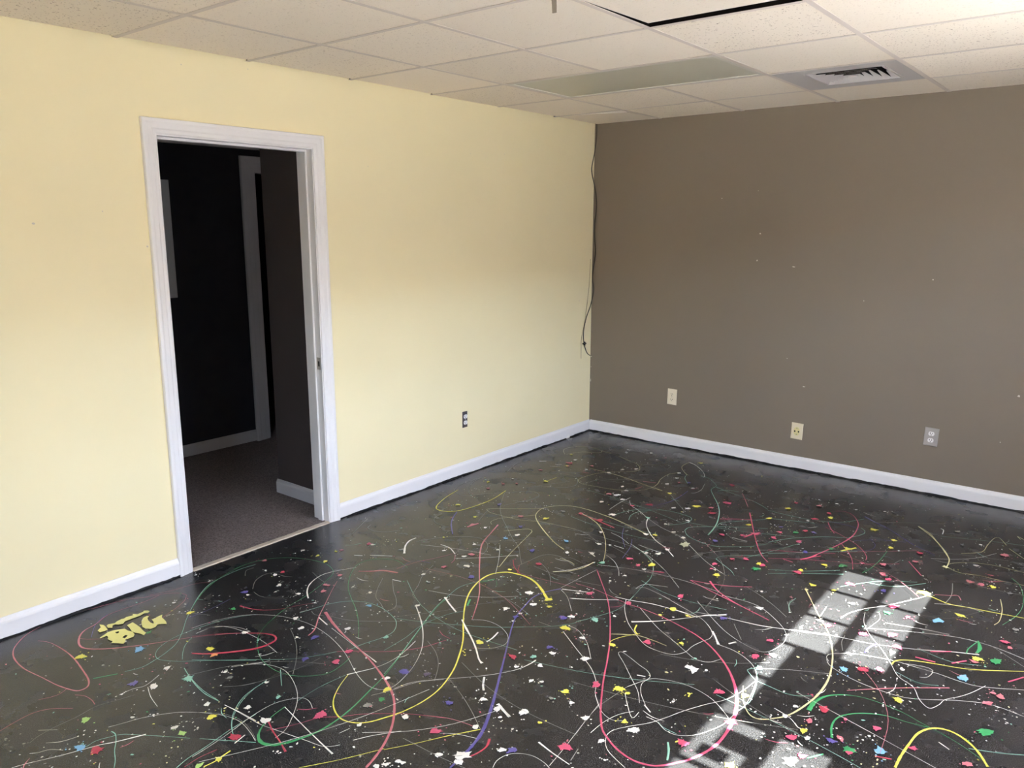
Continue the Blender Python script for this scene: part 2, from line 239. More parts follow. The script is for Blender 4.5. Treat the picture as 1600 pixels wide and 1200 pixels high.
# ------------------------------------------------------------------ floor with its splattered paint
STROKES = """s 128,-4167,3 181,-4143,3 279,-4133,5 377,-4135,6 486,-4150,7 568,-4165,7 611,-4186,7 616,-4213,7 595,-4230,6 520,-4251,5 424,-4265,4 312,-4282,5 218,-4280,6 150,-4264,6 97,-4234,5 39,-4174,4 9,-4098,3 -4,-4003,2.5 21,-3895,2.5 46,-3783,2.5 92,-3710,2.5 126,-3640,2 176,-3595,2 215,-3587,2
s 215,-3587,2 259,-3623,2 292,-3677,2 318,-3733,2 334,-3763,2
s 120,-3664,2 130,-3738,2.1 126,-3821,3 129,-3896,3.2 168,-3960,4.5 188,-4015,6.6 228,-4052,8.4 291,-4078,8.6 339,-4073,7.5 394,-4032,7 441,-3979,6.4 482,-3924,5.3 528,-3853,4.2 580,-3769,3.2 649,-3684,3 711,-3619,2.1 750,-3589,2
s 237,-4055,2 272,-4036,2 315,-3996,2
u 121,-3892,3 168,-3960,3 265,-4022,3
m 170,-3203,3 159,-3283,3 171,-3382,3 196,-3466,3 260,-3551,3 344,-3635,3 428,-3709,3 507,-3769,3 574,-3831,3 607,-3888,3 625,-3936,3 639,-4002,3 618,-4057,3
g 575,-4152,6 594,-4116,6 613,-4081,6
m 612,-3497,2 558,-3584,2 535,-3676,2 525,-3755,2 527,-3821,2 548,-3880,2 580,-3918,2 625,-3936,2 669,-3921,2 724,-3882,2 797,-3815,2 930,-3708,2
s 178,-3455,1.5 139,-3499,1.5 121,-3601,1.5 87,-3690,1.5
w 572,-3676,2 602,-3638,2 661,-3605,2 722,-3596,2
w 563,-3743,2 568,-3695,2
m 580,-3769,2 615,-3817,2 661,-3853,2 706,-3880,2
k 795,-4445,1.5 779,-4413,1.5 770,-4357,1.5 769,-4291,1.5 758,-4223,1.5 776,-4166,1.5 794,-4107,1.5
s 653,-4481,3 638,-4430,3 631,-4375,3 651,-4328,3 708,-4277,3
s 631,-4238,2.5 663,-4220,2.5 705,-4215,2.5 744,-4220,2.5
s 566,-4237,2 581,-4263,2 580,-4294,2 562,-4331,2
w 881,-4527,3 898,-4486,3.1 933,-4417,4 960,-4354,4 979,-4309,4.6 1002,-4272,5.7 1026,-4222,6.9 1041,-4191,8
m 938,-4254,5 963,-4253,4 1000,-4268,3 1044,-4293,3 1091,-4313,3 1124,-4332,3
m 951,-4367,2 926,-4339,2 953,-4342,2 949,-4308,2 963,-4272,2 982,-4238,2 1041,-4197,2 1094,-4161,2 1171,-4112,2
w 908,-4250,2 926,-4205,2 945,-4156,2 980,-4101,2 1020,-4055,2 1091,-4004,2 1157,-3973,2 1220,-3962,2 1290,-3972,2 1347,-3988,2
m 1197,-4094,2 1256,-4055,2 1310,-4020,2 1355,-3992,2
m 1272,-4213,2.5 1258,-4168,2.5 1249,-4098,2.5 1232,-4005,2.5 1224,-3905,2.5
m 768,-3907,4 830,-3923,4 907,-3940,4 983,-3948,4 1054,-3942,4
w 784,-4054,3 850,-4077,3 923,-4091,3
w 752,-4141,2.5 753,-4094,2.5 767,-4053,2.5 739,-3988,2.5
w 1094,-3942,2.5 1163,-3933,2.5 1257,-3926,2.5
m 1085,-3812,1.5 1114,-3880,1.5 1160,-3942,1.5 1208,-3985,1.5 1266,-4016,1.5
k 991,-3885,1.5 1033,-3842,1.5 1059,-3795,1.5
k 902,-3799,1.5 918,-3761,1.5 951,-3722,1.5
r 1287,-4196,3 1282,-4143,3 1290,-4089,3
y 1332,-4159,5 1336,-4117,5 1327,-4065,5
w 851,-4466,2 867,-4447,2 880,-4418,2 916,-4393,2
k 747,-4401,5 791,-4360,5
m 288,-3576,2 316,-3565,2
k 341,-3704,2 392,-3663,2 468,-3623,2
u 401,-3486,3 417,-3588,3 419,-3695,3
r 693,-3834,10 747,-3794,10.8 810,-3723,14.1 854,-3658,14.2 865,-3608,11.8 858,-3571,10 825,-3555,9.4 780,-3569,7.2 717,-3616,4.8 652,-3672,3.5 604,-3728,2.3 572,-3765,2
r 491,-3496,9 533,-3487,6.8 575,-3472,5.3 615,-3446,3.5 656,-3400,2.3 686,-3334,2 720,-3280,2
g 347,-3637,3 263,-3548,3 202,-3460,3 162,-3370,3 133,-3261,3 149,-3152,3 209,-3071,3 303,-3012,3 418,-2985,3 495,-3001,3 547,-3036,3 589,-3120,3 635,-3250,3 661,-3371,3 701,-3474,3 739,-3546,3 789,-3605,3 859,-3654,3 938,-3690,3 1017,-3703,3 1079,-3699,3 1131,-3681,3 1180,-3642,3 1214,-3591,3 1210,-3528,3 1194,-3474,3
g 1266,-3819,4 1276,-3873,4 1299,-3930,6 1332,-3967,10 1368,-3980,16 1402,-3969,16 1428,-3939,13 1447,-3896,11 1464,-3833,9 1463,-3753,7 1447,-3667,6 1419,-3575,5 1389,-3477,4 1335,-3351,4 1281,-3231,3 1222,-3101,3 1165,-2966,3 1146,-2892,3
s 826,-3300,16 925,-3340,14 1036,-3375,9 1147,-3402,8 1257,-3433,8 1355,-3468,9 1442,-3505,10 1515,-3547,10 1581,-3605,10 1635,-3667,10 1676,-3733,10 1702,-3792,10 1721,-3852,10
y 1277,-3549,3 1315,-3624,4 1362,-3687,5 1414,-3724,6 1470,-3741,6 1519,-3728,6 1555,-3694,6 1583,-3634,6 1598,-3589,5
y 1584,-3635,5 1599,-3591,5 1612,-3502,5.7 1604,-3409,6 1565,-3300,6.4 1513,-3208,7 1440,-3103,7 1348,-3000,7 1264,-2899,7 1196,-2799,7.6 1154,-2708,8.4 1133,-2624,9.3 1138,-2561,10.1 1174,-2508,10.9 1225,-2491,11.8 1286,-2487,12.6 1351,-2507,13.9 1420,-2550,15.3 1463,-2584,16.3 1505,-2616,18
w 664,-3266,9 600,-3224,8 549,-3167,7 519,-3089,5 528,-3021,4 578,-2919,3
k 244,-3310,2 196,-3273,2 197,-3232,2
k 421,-3381,2 480,-3387,2 542,-3364,2 590,-3320,2
k 389,-3365,2 324,-3305,2 303,-3233,2 338,-3174,2
s 932,-3469,6 910,-3420,6 836,-3341,5 776,-3266,4 686,-3154,3 627,-3075,3
w 957,-3371,3 1069,-3391,3 1153,-3407,4 1228,-3418,5 1297,-3431,7
w 843,-3347,8 922,-3365,8
w 1275,-3556,7 1294,-3517,5.4 1321,-3458,3.8 1332,-3393,3 1325,-3320,3.2 1299,-3228,4
m 736,-3858,2 821,-3794,2 924,-3705,2 1017,-3627,2 1080,-3546,2 1119,-3475,2
p 1119,-3475,3 1161,-3436,3 1229,-3387,3 1296,-3327,3 1355,-3245,3 1391,-3138,3
m 746,-3372,2.5 763,-3302,2.5 782,-3236,2.5 828,-3168,2.5 897,-3130,2.5 985,-3123,2.5 1078,-3146,2.5 1131,-3174,2.5 1174,-3230,2.5 1176,-3295,2.5 1154,-3376,2.5 1145,-3454,2.5
k 772,-3331,2 814,-3341,2 874,-3310,2 945,-3289,2 1011,-3252,2 1150,-3141,2
g 1102,-3353,3 1023,-3284,3 914,-3205,3 803,-3141,3 710,-3079,3 614,-2982,3 557,-2888,3 570,-2804,3 658,-2743,3 771,-2764,3
k 767,-2919,3 832,-3010,3 890,-3071,3 952,-3099,3 1025,-3140,3
k 819,-2906,3 904,-2979,3 975,-3029,3 1029,-3088,3 1018,-3146,3
w 1086,-3017,7 1152,-3063,6.1 1227,-3120,6.8 1304,-3191,4.9 1368,-3265,2.8 1423,-3358,2 1454,-3443,2 1464,-3504,2 1441,-3545,2 1382,-3553,2 1293,-3527,2 1197,-3482,2 1114,-3449,2 996,-3418,2 871,-3406,2 763,-3423,2 677,-3457,2 589,-3523,2 540,-3603,2 519,-3678,2 511,-3730,2
w 565,-3742,2 568,-3668,2 629,-3628,2 712,-3613,2 824,-3609,2 946,-3625,2
w 458,-2831,6 495,-2808,6
w 520,-2781,6 570,-2747,6 615,-2718,6
w 638,-2659,16 573,-2589,11 539,-2526,11 538,-2478,9
k 1032,-2970,2 995,-2947,2 952,-2871,2 895,-2787,2 868,-2717,2 850,-2669,2
s 620,-2941,8 667,-2903,12 709,-2860,14 779,-2835,13
u 768,-2797,2 735,-2730,2 757,-2679,2 824,-2658,2
w 896,-3791,2 936,-3740,2 986,-3700,2 1054,-3682,2 1121,-3692,2 1207,-3728,2 1274,-3774,2 1332,-3836,2 1373,-3892,2 1384,-3940,2
k 994,-3882,1.5 1044,-3828,1.5 1078,-3745,1.5 1097,-3666,1.5 1105,-3594,1.5 1106,-3546,1.5
m 860,-3929,3 953,-3941,3 1056,-3941,3
w 1096,-3941,3 1182,-3934,3 1283,-3928,3 1356,-3912,3 1468,-3886,3 1541,-3868,3 1574,-3831,3
w 1266,-3819,4 1398,-3843,4 1500,-3860,5 1591,-3874,8
k 1047,-4035,1.5 1106,-3991,1.5 1164,-3963,1.5 1229,-3956,1.5 1296,-3968,1.5 1345,-3985,1.5
m 1257,-4013,2 1204,-3984,2 1149,-3937,2 1100,-3865,2 1078,-3763,2
w 1263,-4157,2 1257,-4096,2 1246,-4022,2 1225,-3930,2 1219,-3842,2 1238,-3786,2 1271,-3748,2 1307,-3747,2 1346,-3764,2
r 1295,-3903,8 1350,-3924,6 1415,-3942,6 1468,-3960,9
p 1329,-3934,2 1358,-3889,2 1380,-3846,2 1409,-3782,2 1460,-3733,2 1505,-3679,2 1587,-3609,2 1647,-3568,2 1746,-3515,2
s 1680,-3549,3 1746,-3515,3 1808,-3499,3 1851,-3494,3
y 1562,-3980,3 1632,-3874,3 1697,-3756,3
y 1700,-3760,3 1756,-3675,3 1810,-3583,4 1869,-3493,5
w 1588,-3790,4 1620,-3733,4 1674,-3661,4
w 1525,-3795,2 1532,-3757,2
y 1333,-4120,6 1331,-4090,6 1328,-4066,6
w 1306,-4037,5 1294,-3991,5
m 1199,-4092,1.5 1267,-4050,1.5 1354,-3991,1.5
m 1057,-3689,4 1149,-3749,4
m 1270,-3769,1.5 1262,-3667,1.5 1274,-3561,1.5
w 1445,-3588,1.5 1479,-3518,1.5 1510,-3433,1.5 1574,-3355,1.5
w 814,-2902,6 860,-2891,6
w 741,-3369,2 758,-3326,2
k 459,-3086,2 547,-3111,2 623,-3122,2
s 756,-2061,12 804,-2181,7 849,-2295,7 911,-2388,10 993,-2489,8 1104,-2618,6 1207,-2735,6 1269,-2818,6 1323,-2901,5 1358,-2957,4
u 1482,-2487,8 1448,-2555,7 1435,-2633,7 1455,-2720,7 1485,-2819,7 1528,-2901,7 1582,-2989,8 1650,-3098,9 1712,-3199,11 1770,-3293,13 1828,-3391,15 1882,-3497,16 1905,-3576,15 1915,-3646,12 1921,-3692,8
w 1476,-2478,2 1485,-2371,2 1499,-2209,2
p 1497,-2211,5 1590,-2315,5 1690,-2428,5 1773,-2539,5 1843,-2648,6 1913,-2765,6 1972,-2878,6 2024,-2984,7 2076,-3080,7 2127,-3167,7.7 2173,-3234,8
p 2148,-3196,7 2178,-3238,7 2208,-3263,7.7 2269,-3297,8 2339,-3312,8.5 2402,-3293,9 2451,-3234,9.2 2484,-3170,10.1 2506,-3079,11.8 2502,-2970,13.5 2480,-2868,14.6 2440,-2771,13.5 2382,-2679,10.9 2315,-2602,8.8 2230,-2531,7.8 2144,-2484,6.1 2053,-2456,5.2 1963,-2435,4.3 1855,-2424,4 1791,-2424,3.6 1682,-2407,3 1595,-2395,3 1504,-2399,3
s 1222,-2478,3 1332,-2465,3 1421,-2451,3 1529,-2435,3
r 1114,-2376,5 1174,-2440,5 1241,-2478,5
r 1177,-2406,4 1222,-2478,4
g 1260,-2877,9 1230,-2824,9
g 1183,-2599,9 1167,-2641,6 1144,-2674,4
g 1195,-2604,2 1234,-2644,2
m 1378,-3467,2 1340,-3367,2 1286,-3248,2 1228,-3119,2 1165,-2979,2 1132,-2863,2 1112,-2756,2 1144,-2659,2 1183,-2599,2
m 1255,-3356,1.5 1249,-3236,1.5 1228,-3119,1.5 1248,-2986,1.5 1285,-2919,1.5
k 1092,-3135,1.5 1170,-3036,1.5 1221,-2958,1.5 1267,-2871,1.5 1320,-2791,1.5 1382,-2689,1.5 1439,-2576,1.5
m 1106,-3148,2 1209,-3100,2 1345,-3025,2 1460,-2956,2 1562,-2873,2 1660,-2784,2 1713,-2706,2
w 1356,-2958,2 1411,-2926,2 1481,-2927,2 1544,-2955,2 1580,-2991,2 1592,-3034,2 1568,-3084,2 1529,-3115,2
w 1325,-2983,9 1387,-3026,11 1455,-3070,8 1523,-3120,9 1583,-3171,8 1613,-3186,14
w 1128,-2880,10 1195,-2917,10 1262,-2950,10
w 1524,-3057,9 1522,-3016,9 1511,-2970,9
w 1680,-3252,10 1708,-3291,10 1734,-3318,10
w 1825,-3347,14 1862,-3364,14 1903,-3380,14
w 1477,-3511,2 1498,-3442,2 1556,-3370,2 1637,-3286,2 1697,-3212,3 1740,-3140,4 1755,-3081,5 1757,-3041,7
w 1488,-2487,8 1547,-2462,6 1623,-2428,6
w 1566,-2540,6 1638,-2496,6 1743,-2416,6
w 1488,-2495,2.5 1553,-2538,2.5 1641,-2633,2.5
w 1349,-2361,4 1403,-2287,4 1432,-2201,4 1444,-2143,4
w 1325,-2318,2 1386,-2316,2 1446,-2313,2
k 1286,-2237,1.5 1317,-2180,1.5 1402,-2193,1.5 1480,-2209,1.5 1552,-2228,1.5
w 1708,-2745,2 1755,-2752,2 1821,-2797,2 1867,-2844,2 1916,-2904,2
w 1712,-2798,4 1771,-2837,3.7 1828,-2875,3.4 1897,-2919,3.1 1960,-2964,2.9 2018,-3025,2.6 2051,-3083,2.3 2094,-3130,2
w 1587,-2796,1.5 1646,-2795,1.5
r 1931,-3620,7 1941,-3586,7 1942,-3546,8 1925,-3511,12
w 2058,-3425,9 2123,-3440,6 2196,-3452,4
k 2188,-3434,4 2175,-3374,4
w 2022,-3610,2 2011,-3576,2 2019,-3534,2 2047,-3505,2 2086,-3490,2 2129,-3493,2 2157,-3503,2
w 2151,-3495,2 2137,-3389,2 2114,-3245,2 2097,-3128,2
w 1779,-3590,3 1826,-3559,3 1891,-3535,3
p 1900,-2037,5 1984,-2069,5 2081,-2100,5 2173,-2130,5 2262,-2158,5 2331,-2182,5
p 1977,-1990,12 2039,-2053,8 2123,-2106,6 2218,-2144,5 2315,-2176,4
p 1900,-2037,5 1980,-2016,5 2069,-1981,5 2152,-1925,5
w 1888,-2554,14 1969,-2482,6 2042,-2395,4 2101,-2316,7 2171,-2248,14
w 1717,-2401,5 1790,-2386,5 1871,-2360,6 1948,-2349,6 2016,-2344,9 2087,-2347,4
m 1708,-2699,2 1752,-2604,2 1788,-2490,2 1780,-2369,2 1759,-2236,2 1745,-2132,2 1702,-2030,2 1660,-1969,2 1580,-1901,2 1490,-1851,2
w 1767,-2392,2.5 1803,-2466,2.5 1870,-2557,2.5 1936,-2618,2.5 2020,-2680,2.5 2082,-2691,2.5 2141,-2680,2.5 2172,-2635,2.5 2175,-2576,2.5 2188,-2519,2.5 2202,-2470,2.5 2184,-2418,2.5 2120,-2356,2.5 2045,-2321,2.5 1958,-2290,2.5 1868,-2258,2.5 1772,-2240,2.5 1747,-2274,2.5 1755,-2211,2.5 1807,-2184,2.5 1852,-2167,2.5
w 2186,-2417,14 2218,-2456,10 2249,-2499,14
w 2278,-2468,11 2295,-2437,11
w 2249,-2499,2.5 2315,-2504,2.5 2379,-2532,2.5 2429,-2577,2.5 2463,-2649,2.5 2485,-2751,2.5 2493,-2826,2.5 2485,-2879,2.5 2481,-2957,2.5 2463,-3016,2.5 2432,-3077,2.5 2390,-3114,2.5 2346,-3117,2.5 2302,-3094,2.5 2260,-3091,2.5
w 2463,-2649,2.5 2451,-2745,2.5 2426,-2832,2.5 2381,-2908,2.5 2341,-2987,2.5 2313,-3056,2.5 2283,-3117,2.5 2242,-3172,2.5 2210,-3227,2.5 2214,-3272,2.5 2253,-3322,2.5 2336,-3358,2.5
c 2360,-1809,7 2434,-1933,4 2493,-2032,5 2552,-2123,5 2602,-2232,6 2638,-2343,7 2664,-2470,8 2668,-2588,9 2653,-2697,8 2627,-2788,7 2589,-2841,7
c 2587,-2846,7 2555,-2868,6 2521,-2858,5 2480,-2804,4 2440,-2712,3
m 2470,-2780,3 2488,-2814,3 2497,-2790,3 2481,-2704,3 2456,-2620,3 2427,-2579,3 2411,-2601,3 2429,-2623,3 2463,-2649,3 2509,-2656,3 2574,-2663,3 2615,-2650,3 2656,-2618,3
w 2059,-2309,4 2169,-2276,4 2308,-2251,6 2410,-2214,6 2562,-2154,8
w 2424,-2203,3 2537,-2156,3 2615,-2137,4 2729,-2110,4 2869,-2048,4 2970,-1987,5 3064,-1941,8
w 2660,-2002,3 2766,-1939,3 2874,-1886,3 2982,-1843,3 3092,-1838,3 3203,-1869,3
w 2096,-2088,2 2190,-2078,2 2264,-2095,2 2343,-2153,2 2407,-2217,2 2438,-2279,2 2443,-2350,2 2422,-2428,2 2386,-2446,2 2308,-2426,2 2227,-2384,2 2140,-2316,2 2022,-2213,2
k 2229,-2303,2 2305,-2408,2
w 2433,-2574,1.5 2532,-2504,1.5 2665,-2434,1.5
w 1855,-2424,2 1993,-2527,2 2090,-2581,2 2180,-2632,2 2226,-2654,2 2274,-2645,2 2302,-2593,2
w 2119,-2978,2 2155,-2888,2 2191,-2859,2 2249,-2839,2 2315,-2837,2 2391,-2860,2 2459,-2908,2 2493,-2941,2
w 2202,-3036,2 2162,-2978,2 2103,-2921,2 2030,-2851,2 1978,-2805,2 1981,-2786,2 2022,-2799,2 2084,-2826,2 2124,-2841,2 2152,-2872,2 2150,-2927,2 2177,-2982,2 2224,-3034,2
w 2108,-2890,5 2137,-2879,5
m 2380,-3167,7 2402,-3203,9 2420,-3247,7
k 2127,-3315,2 2109,-3212,2 2104,-3138,2 2111,-3052,2 2119,-2978,2
w 2161,-3280,3 2164,-3205,3 2181,-3139,3 2211,-3092,3
w 2058,-3094,2 2126,-3160,2 2180,-3178,2 2215,-3154,2
w 2133,-3017,3 2172,-3068,3 2225,-3126,3 2228,-3085,3
w 2221,-3036,6 2259,-3061,6
c 1876,-2694,4 1958,-2640,4 2022,-2632,4 2095,-2636,4
y 1919,-2771,4 1905,-2740,4 1924,-2682,4 1965,-2617,4
y 1919,-2564,7 1935,-2608,7 1962,-2630,7
m 2305,-3092,2 2332,-3107,2 2381,-3111,2
g 2673,-2713,20 2673,-2649,16 2692,-2593,10 2724,-2555,6 2767,-2528,4 2820,-2515,3 2876,-2518,3 2932,-2527,3 2989,-2549,2 3077,-2579,2 3130,-2605,2 3175,-2633,2
y 2977,-2843,9 2977,-2780,9 2983,-2696,9 2992,-2620,9 3013,-2571,9 3040,-2545,9 3076,-2538,9 3116,-2555,9 3158,-2595,9 3197,-2661,9
g 2782,-2816,9 2763,-2760,8.1 2761,-2703,6.6 2782,-2656,6 2825,-2613,5.6 2885,-2581,4.7 2949,-2574,3.9 3011,-2561,3
y 2819,-2226,8 2825,-2188,6.6 2856,-2158,5.6 2903,-2134,5 2957,-2115,5 3025,-2093,5 3089,-2059,5 3214,-1970,5
y 2753,-1505,12 2808,-1516,8.4 2890,-1546,6.4 2969,-1528,6.4 3047,-1515,6 3161,-1491,5
w 2560,-1979,7 2573,-1908,6.2 2612,-1827,6 2676,-1738,5.5 2731,-1643,5 2781,-1551,5 2803,-1493,5
w 2616,-2341,3 2640,-2379,3 2695,-2409,3 2760,-2428,3 2827,-2434,3 2909,-2427,3 2982,-2385,3 3064,-2327,3 3155,-2286,3 3250,-2295,3
w 2627,-2351,3 2611,-2325,3 2620,-2289,3 2684,-2237,3 2755,-2210,3 2826,-2192,3 2900,-2189,3 2971,-2187,3 3042,-2193,3 3108,-2183,3 3230,-2111,3
w 2624,-1855,3 2647,-1955,3 2697,-2050,3 2757,-2128,3 2807,-2207,3 2858,-2296,3 2917,-2337,3 2953,-2408,3 2990,-2442,3 3012,-2401,3 3023,-2352,3 3060,-2298,3 3090,-2240,3 3119,-2166,3
w 2849,-2193,2 2896,-2173,2 2939,-2167,2 2951,-2194,2 2942,-2238,2 2921,-2255,2
s 2739,-2509,4 2814,-2437,6 2901,-2358,6 3020,-2263,8
k 2670,-1818,2.5 2689,-1875,2.5 2680,-1952,2.5 2673,-1991,2.5
k 2645,-2239,2.5 2622,-2174,2.5 2617,-2115,2.5
g 3024,-1964,5 3024,-1914,5 3041,-1837,5
g 3043,-1825,6 3058,-1886,16 3053,-1940,8
c 2803,-1145,3 2805,-1080,3 2843,-1028,3 2909,-981,3 2996,-958,3 3102,-966,3
c 2805,-1128,3 2865,-1157,3 2950,-1134,3 3037,-1137,3 3120,-1127,3
c 2803,-1145,6 2795,-1024,6 2760,-935,6 2711,-833,6 2651,-733,6 2572,-632,6
c 2825,-899,4 2902,-814,4 2912,-690,4 2924,-570,4 2946,-545,4 2989,-635,4
c 3005,-675,4 3082,-777,4
c 3049,-488,4 3017,-458,4 3036,-498,4
g 3063,-1072,3 3105,-1139,3 3133,-1267,3 3142,-1389,3 3131,-1496,3 3099,-1615,3
c 3057,-1354,4 3078,-1465,4 3084,-1581,4 3072,-1637,4
k 2860,-1308,4 2880,-1444,4 2874,-1553,4
s 2819,-1487,5 2873,-1455,5 2903,-1433,5 2923,-1475,5
p 2912,-2034,8 2976,-1982,8
p 2876,-2113,8 2944,-2106,8
p 2993,-2076,9 3034,-2021,9
p 3178,-2087,7 3219,-2015,7
r 2914,-2824,7 2959,-2807,7
w 3055,-2624,6 3089,-2644,6
w 2704,-3038,12 2734,-2994,12
g 2754,-2965,6 2786,-2914,6
m 2868,-2039,2 2984,-2065,2 3084,-2023,2
w 2716,-1900,3 2830,-1865,3 2943,-1841,3
m 2845,-2271,2.5 2923,-2297,2.5 2987,-2272,2.5
m 3135,-2600,3 3212,-2565,3 3276,-2527,3
u 2717,-2201,10 2719,-2148,10 2735,-2104,10
k 2329,-1966,3 2372,-2045,3
m 2372,-2058,3 2344,-1980,3 2348,-1912,3
w 2487,-2013,4 2480,-1908,4
m 2467,-1667,2 2589,-1498,2 2730,-1398,2
k 2803,-1736,2 2916,-1692,2 3004,-1549,2
m 2564,-1546,4 2665,-1508,4 2764,-1385,4
w 2838,-1583,3 2929,-1535,3 3019,-1537,3
w 2577,-2774,4 2637,-2795,4 2668,-2822,4
w 2661,-2813,5 2677,-2829,5 2695,-2830,5
p 2141,-673,3 2187,-646,3.8 2239,-676,4.6 2290,-764,5.4 2316,-851,6.2 2331,-986,7 2321,-1106,7.8 2296,-1234,8.6 2268,-1348,9.8 2247,-1428,11.6 2218,-1483,14
p 2247,-1428,6 2284,-1373,6
p 2165,-880,5 2202,-958,5 2244,-1027,5
p 2178,-962,4 2251,-1007,4 2325,-1062,4 2389,-1119,4 2438,-1185,4 2468,-1249,4 2473,-1287,4
p 2318,-1150,4 2375,-1236,4 2420,-1326,4 2456,-1440,4
m 1881,-1030,3 2000,-982,3 2112,-945,3
m 1832,-904,3 1928,-910,3 2080,-902,3 2217,-838,3 2307,-703,3
m 2012,-1369,3 2090,-1236,3 2215,-1108,3 2318,-1039,3 2365,-944,3 2362,-888,3 2332,-853,3
s 2346,-1272,3 2437,-1181,3 2562,-1073,3 2643,-1000,3
m 2066,-1510,3 2189,-1399,3 2310,-1283,3 2410,-1197,3
p 2050,-1466,3 2187,-1392,3 2331,-1297,3
p 2089,-1567,3 2204,-1487,3 2349,-1407,3 2480,-1338,3 2614,-1230,3
m 2138,-1695,3 2264,-1617,3 2411,-1488,3
m 2155,-1739,3 2274,-1644,3 2436,-1524,3
u 2300,-660,12 2380,-722,8 2460,-779,6 2533,-851,6 2603,-920,6 2656,-957,6 2725,-1005,4
u 2165,-865,4 2284,-862,4 2365,-915,4
u 2417,-988,3 2460,-1062,3 2451,-1149,3 2369,-1215,3
u 2357,-1063,3 2459,-967,3 2572,-918,3
g 2527,-1101,4 2529,-1213,4 2525,-1314,4 2516,-1392,4 2502,-1448,4
c 2572,-630,5 2643,-706,5 2702,-813,5 2761,-926,5 2789,-1004,5
w 2675,-592,6 2692,-608,6 2699,-676,6
p 2151,-1529,6 2202,-1538,6
y 2343,-1248,14 2366,-1204,14 2392,-1157,14
p 2643,-1170,5 2730,-1310,5
k 2584,-1290,2 2608,-1174,2
c 251,-699,2.5 184,-620,2.5 173,-546,2.5 218,-465,2.5 307,-427,2.5 409,-455,2.5 418,-512,2.5 316,-568,2.5 260,-692,2.5
c 409,-455,3 551,-485,3 675,-538,3 776,-579,3 849,-663,3 851,-731,3 760,-827,3 694,-903,3 657,-1021,3 659,-1128,3 725,-1179,3 814,-1168,3 903,-1157,3 997,-1121,3 1075,-1058,3 1107,-973,3 1100,-877,3 1068,-777,3 1061,-652,3 1094,-580,3
c 582,-869,4 675,-873,4 779,-879,5 889,-900,5 1004,-934,5 1099,-959,6 1188,-978,8
k 812,-598,3 858,-523,3 927,-468,3 984,-484,3 993,-547,3 926,-624,3 884,-681,3
k 530,-1397,3 610,-1353,3 679,-1310,3 707,-1235,3 673,-1158,3 618,-1096,3 530,-1079,3 445,-1125,3 337,-1212,3 238,-1224,3 152,-1177,3 124,-1080,3 141,-993,3
k 571,-1708,3 640,-1671,3 658,-1584,3 638,-1525,3 579,-1496,3 512,-1539,3 480,-1595,3
c 1043,-316,3 1044,-412,3 1072,-484,3 1152,-578,3 1176,-581,3
w 1043,-316,5 1113,-356,5 1204,-447,5 1262,-534,5 1269,-572,5
m 1160,-594,3 1183,-663,3 1251,-755,3
m 1242,-550,4 1305,-564,3 1387,-646,4 1412,-687,4 1415,-765,4 1478,-868,4 1558,-986,5 1623,-1106,6 1680,-1255,7 1709,-1369,8 1725,-1473,9
w 1335,-688,4 1368,-802,4 1368,-881,4 1347,-905,4
m 1418,-702,3 1502,-734,3 1600,-769,3 1695,-804,3 1772,-849,3 1827,-891,3
m 1459,-768,3 1503,-713,3 1570,-698,3
u 1315,-884,5 1325,-1010,5 1320,-1124,5 1294,-1216,5 1271,-1270,5
k 1258,-1007,3 1336,-1093,3 1423,-1182,3 1468,-1231,3
m 1179,-1514,3 1202,-1428,3 1246,-1359,3 1319,-1300,3 1408,-1273,3 1491,-1278,3 1541,-1297,3 1558,-1353,3 1540,-1414,3 1493,-1474,3
w 1097,-1212,4 1095,-1341,4 1108,-1470,4
w 1122,-1265,3 1172,-1332,3 1246,-1376,3 1353,-1455,3 1461,-1524,3 1559,-1563,3 1630,-1592,3 1728,-1678,3 1849,-1784,3 1946,-1850,3 2012,-1888,3
w 1353,-1455,8 1394,-1547,6 1465,-1639,5 1546,-1716,5 1630,-1770,5 1714,-1844,7
m 1281,-1544,3 1253,-1470,3 1259,-1399,3 1304,-1329,3
r 1007,-1635,6 1106,-1653,10.7 1195,-1676,12.7 1281,-1698,10
c 1007,-1619,5 1099,-1659,5.8 1187,-1713,6 1271,-1796,5 1339,-1883,4 1407,-1989,4 1481,-2129,4
c 1236,-2113,6 1153,-2074,6.2 1029,-1990,7 915,-1902,7.7 843,-1832,6.2 806,-1764,5.8 795,-1688,5 840,-1606,5 911,-1560,5 1007,-1551,6 1114,-1565,6.3 1211,-1584,7 1337,-1623,6.2 1451,-1665,8
k 739,-1917,3 854,-1888,3 988,-1874,3 1111,-1851,3 1236,-1852,3 1338,-1855,3 1437,-1858,3 1543,-1879,3 1614,-1924,3 1671,-1977,3 1744,-2103,3
k 1097,-1877,3 1190,-1860,3 1340,-1936,3
w 1409,-1908,5 1469,-1912,5
w 1501,-1821,4 1583,-1834,4 1658,-1838,4
u 1322,-1666,4 1374,-1770,4 1462,-1892,4
u 1437,-1776,4 1484,-1874,4 1525,-2021,4
c 1348,-2365,6 1399,-2313,6 1433,-2239,6 1440,-2151,6
c 1283,-2215,4 1342,-2217,4 1382,-2233,4
m 1597,-1489,3 1603,-1424,3 1689,-1346,3 1795,-1270,3 1940,-1183,3
m 1597,-1489,3 1647,-1551,3 1739,-1589,3 1826,-1586,3 1906,-1529,3 1968,-1472,3 2020,-1389,3
m 1892,-1738,3 1895,-1698,3 1950,-1633,3 2078,-1539,3
m 1892,-1738,3 1947,-1778,3 2008,-1823,3 2042,-1864,3
p 1765,-1009,8 1817,-1113,7 1893,-1266,6 1975,-1426,6 2049,-1549,6 2107,-1614,5
p 1675,-1211,6 1745,-1155,6 1820,-1110,6
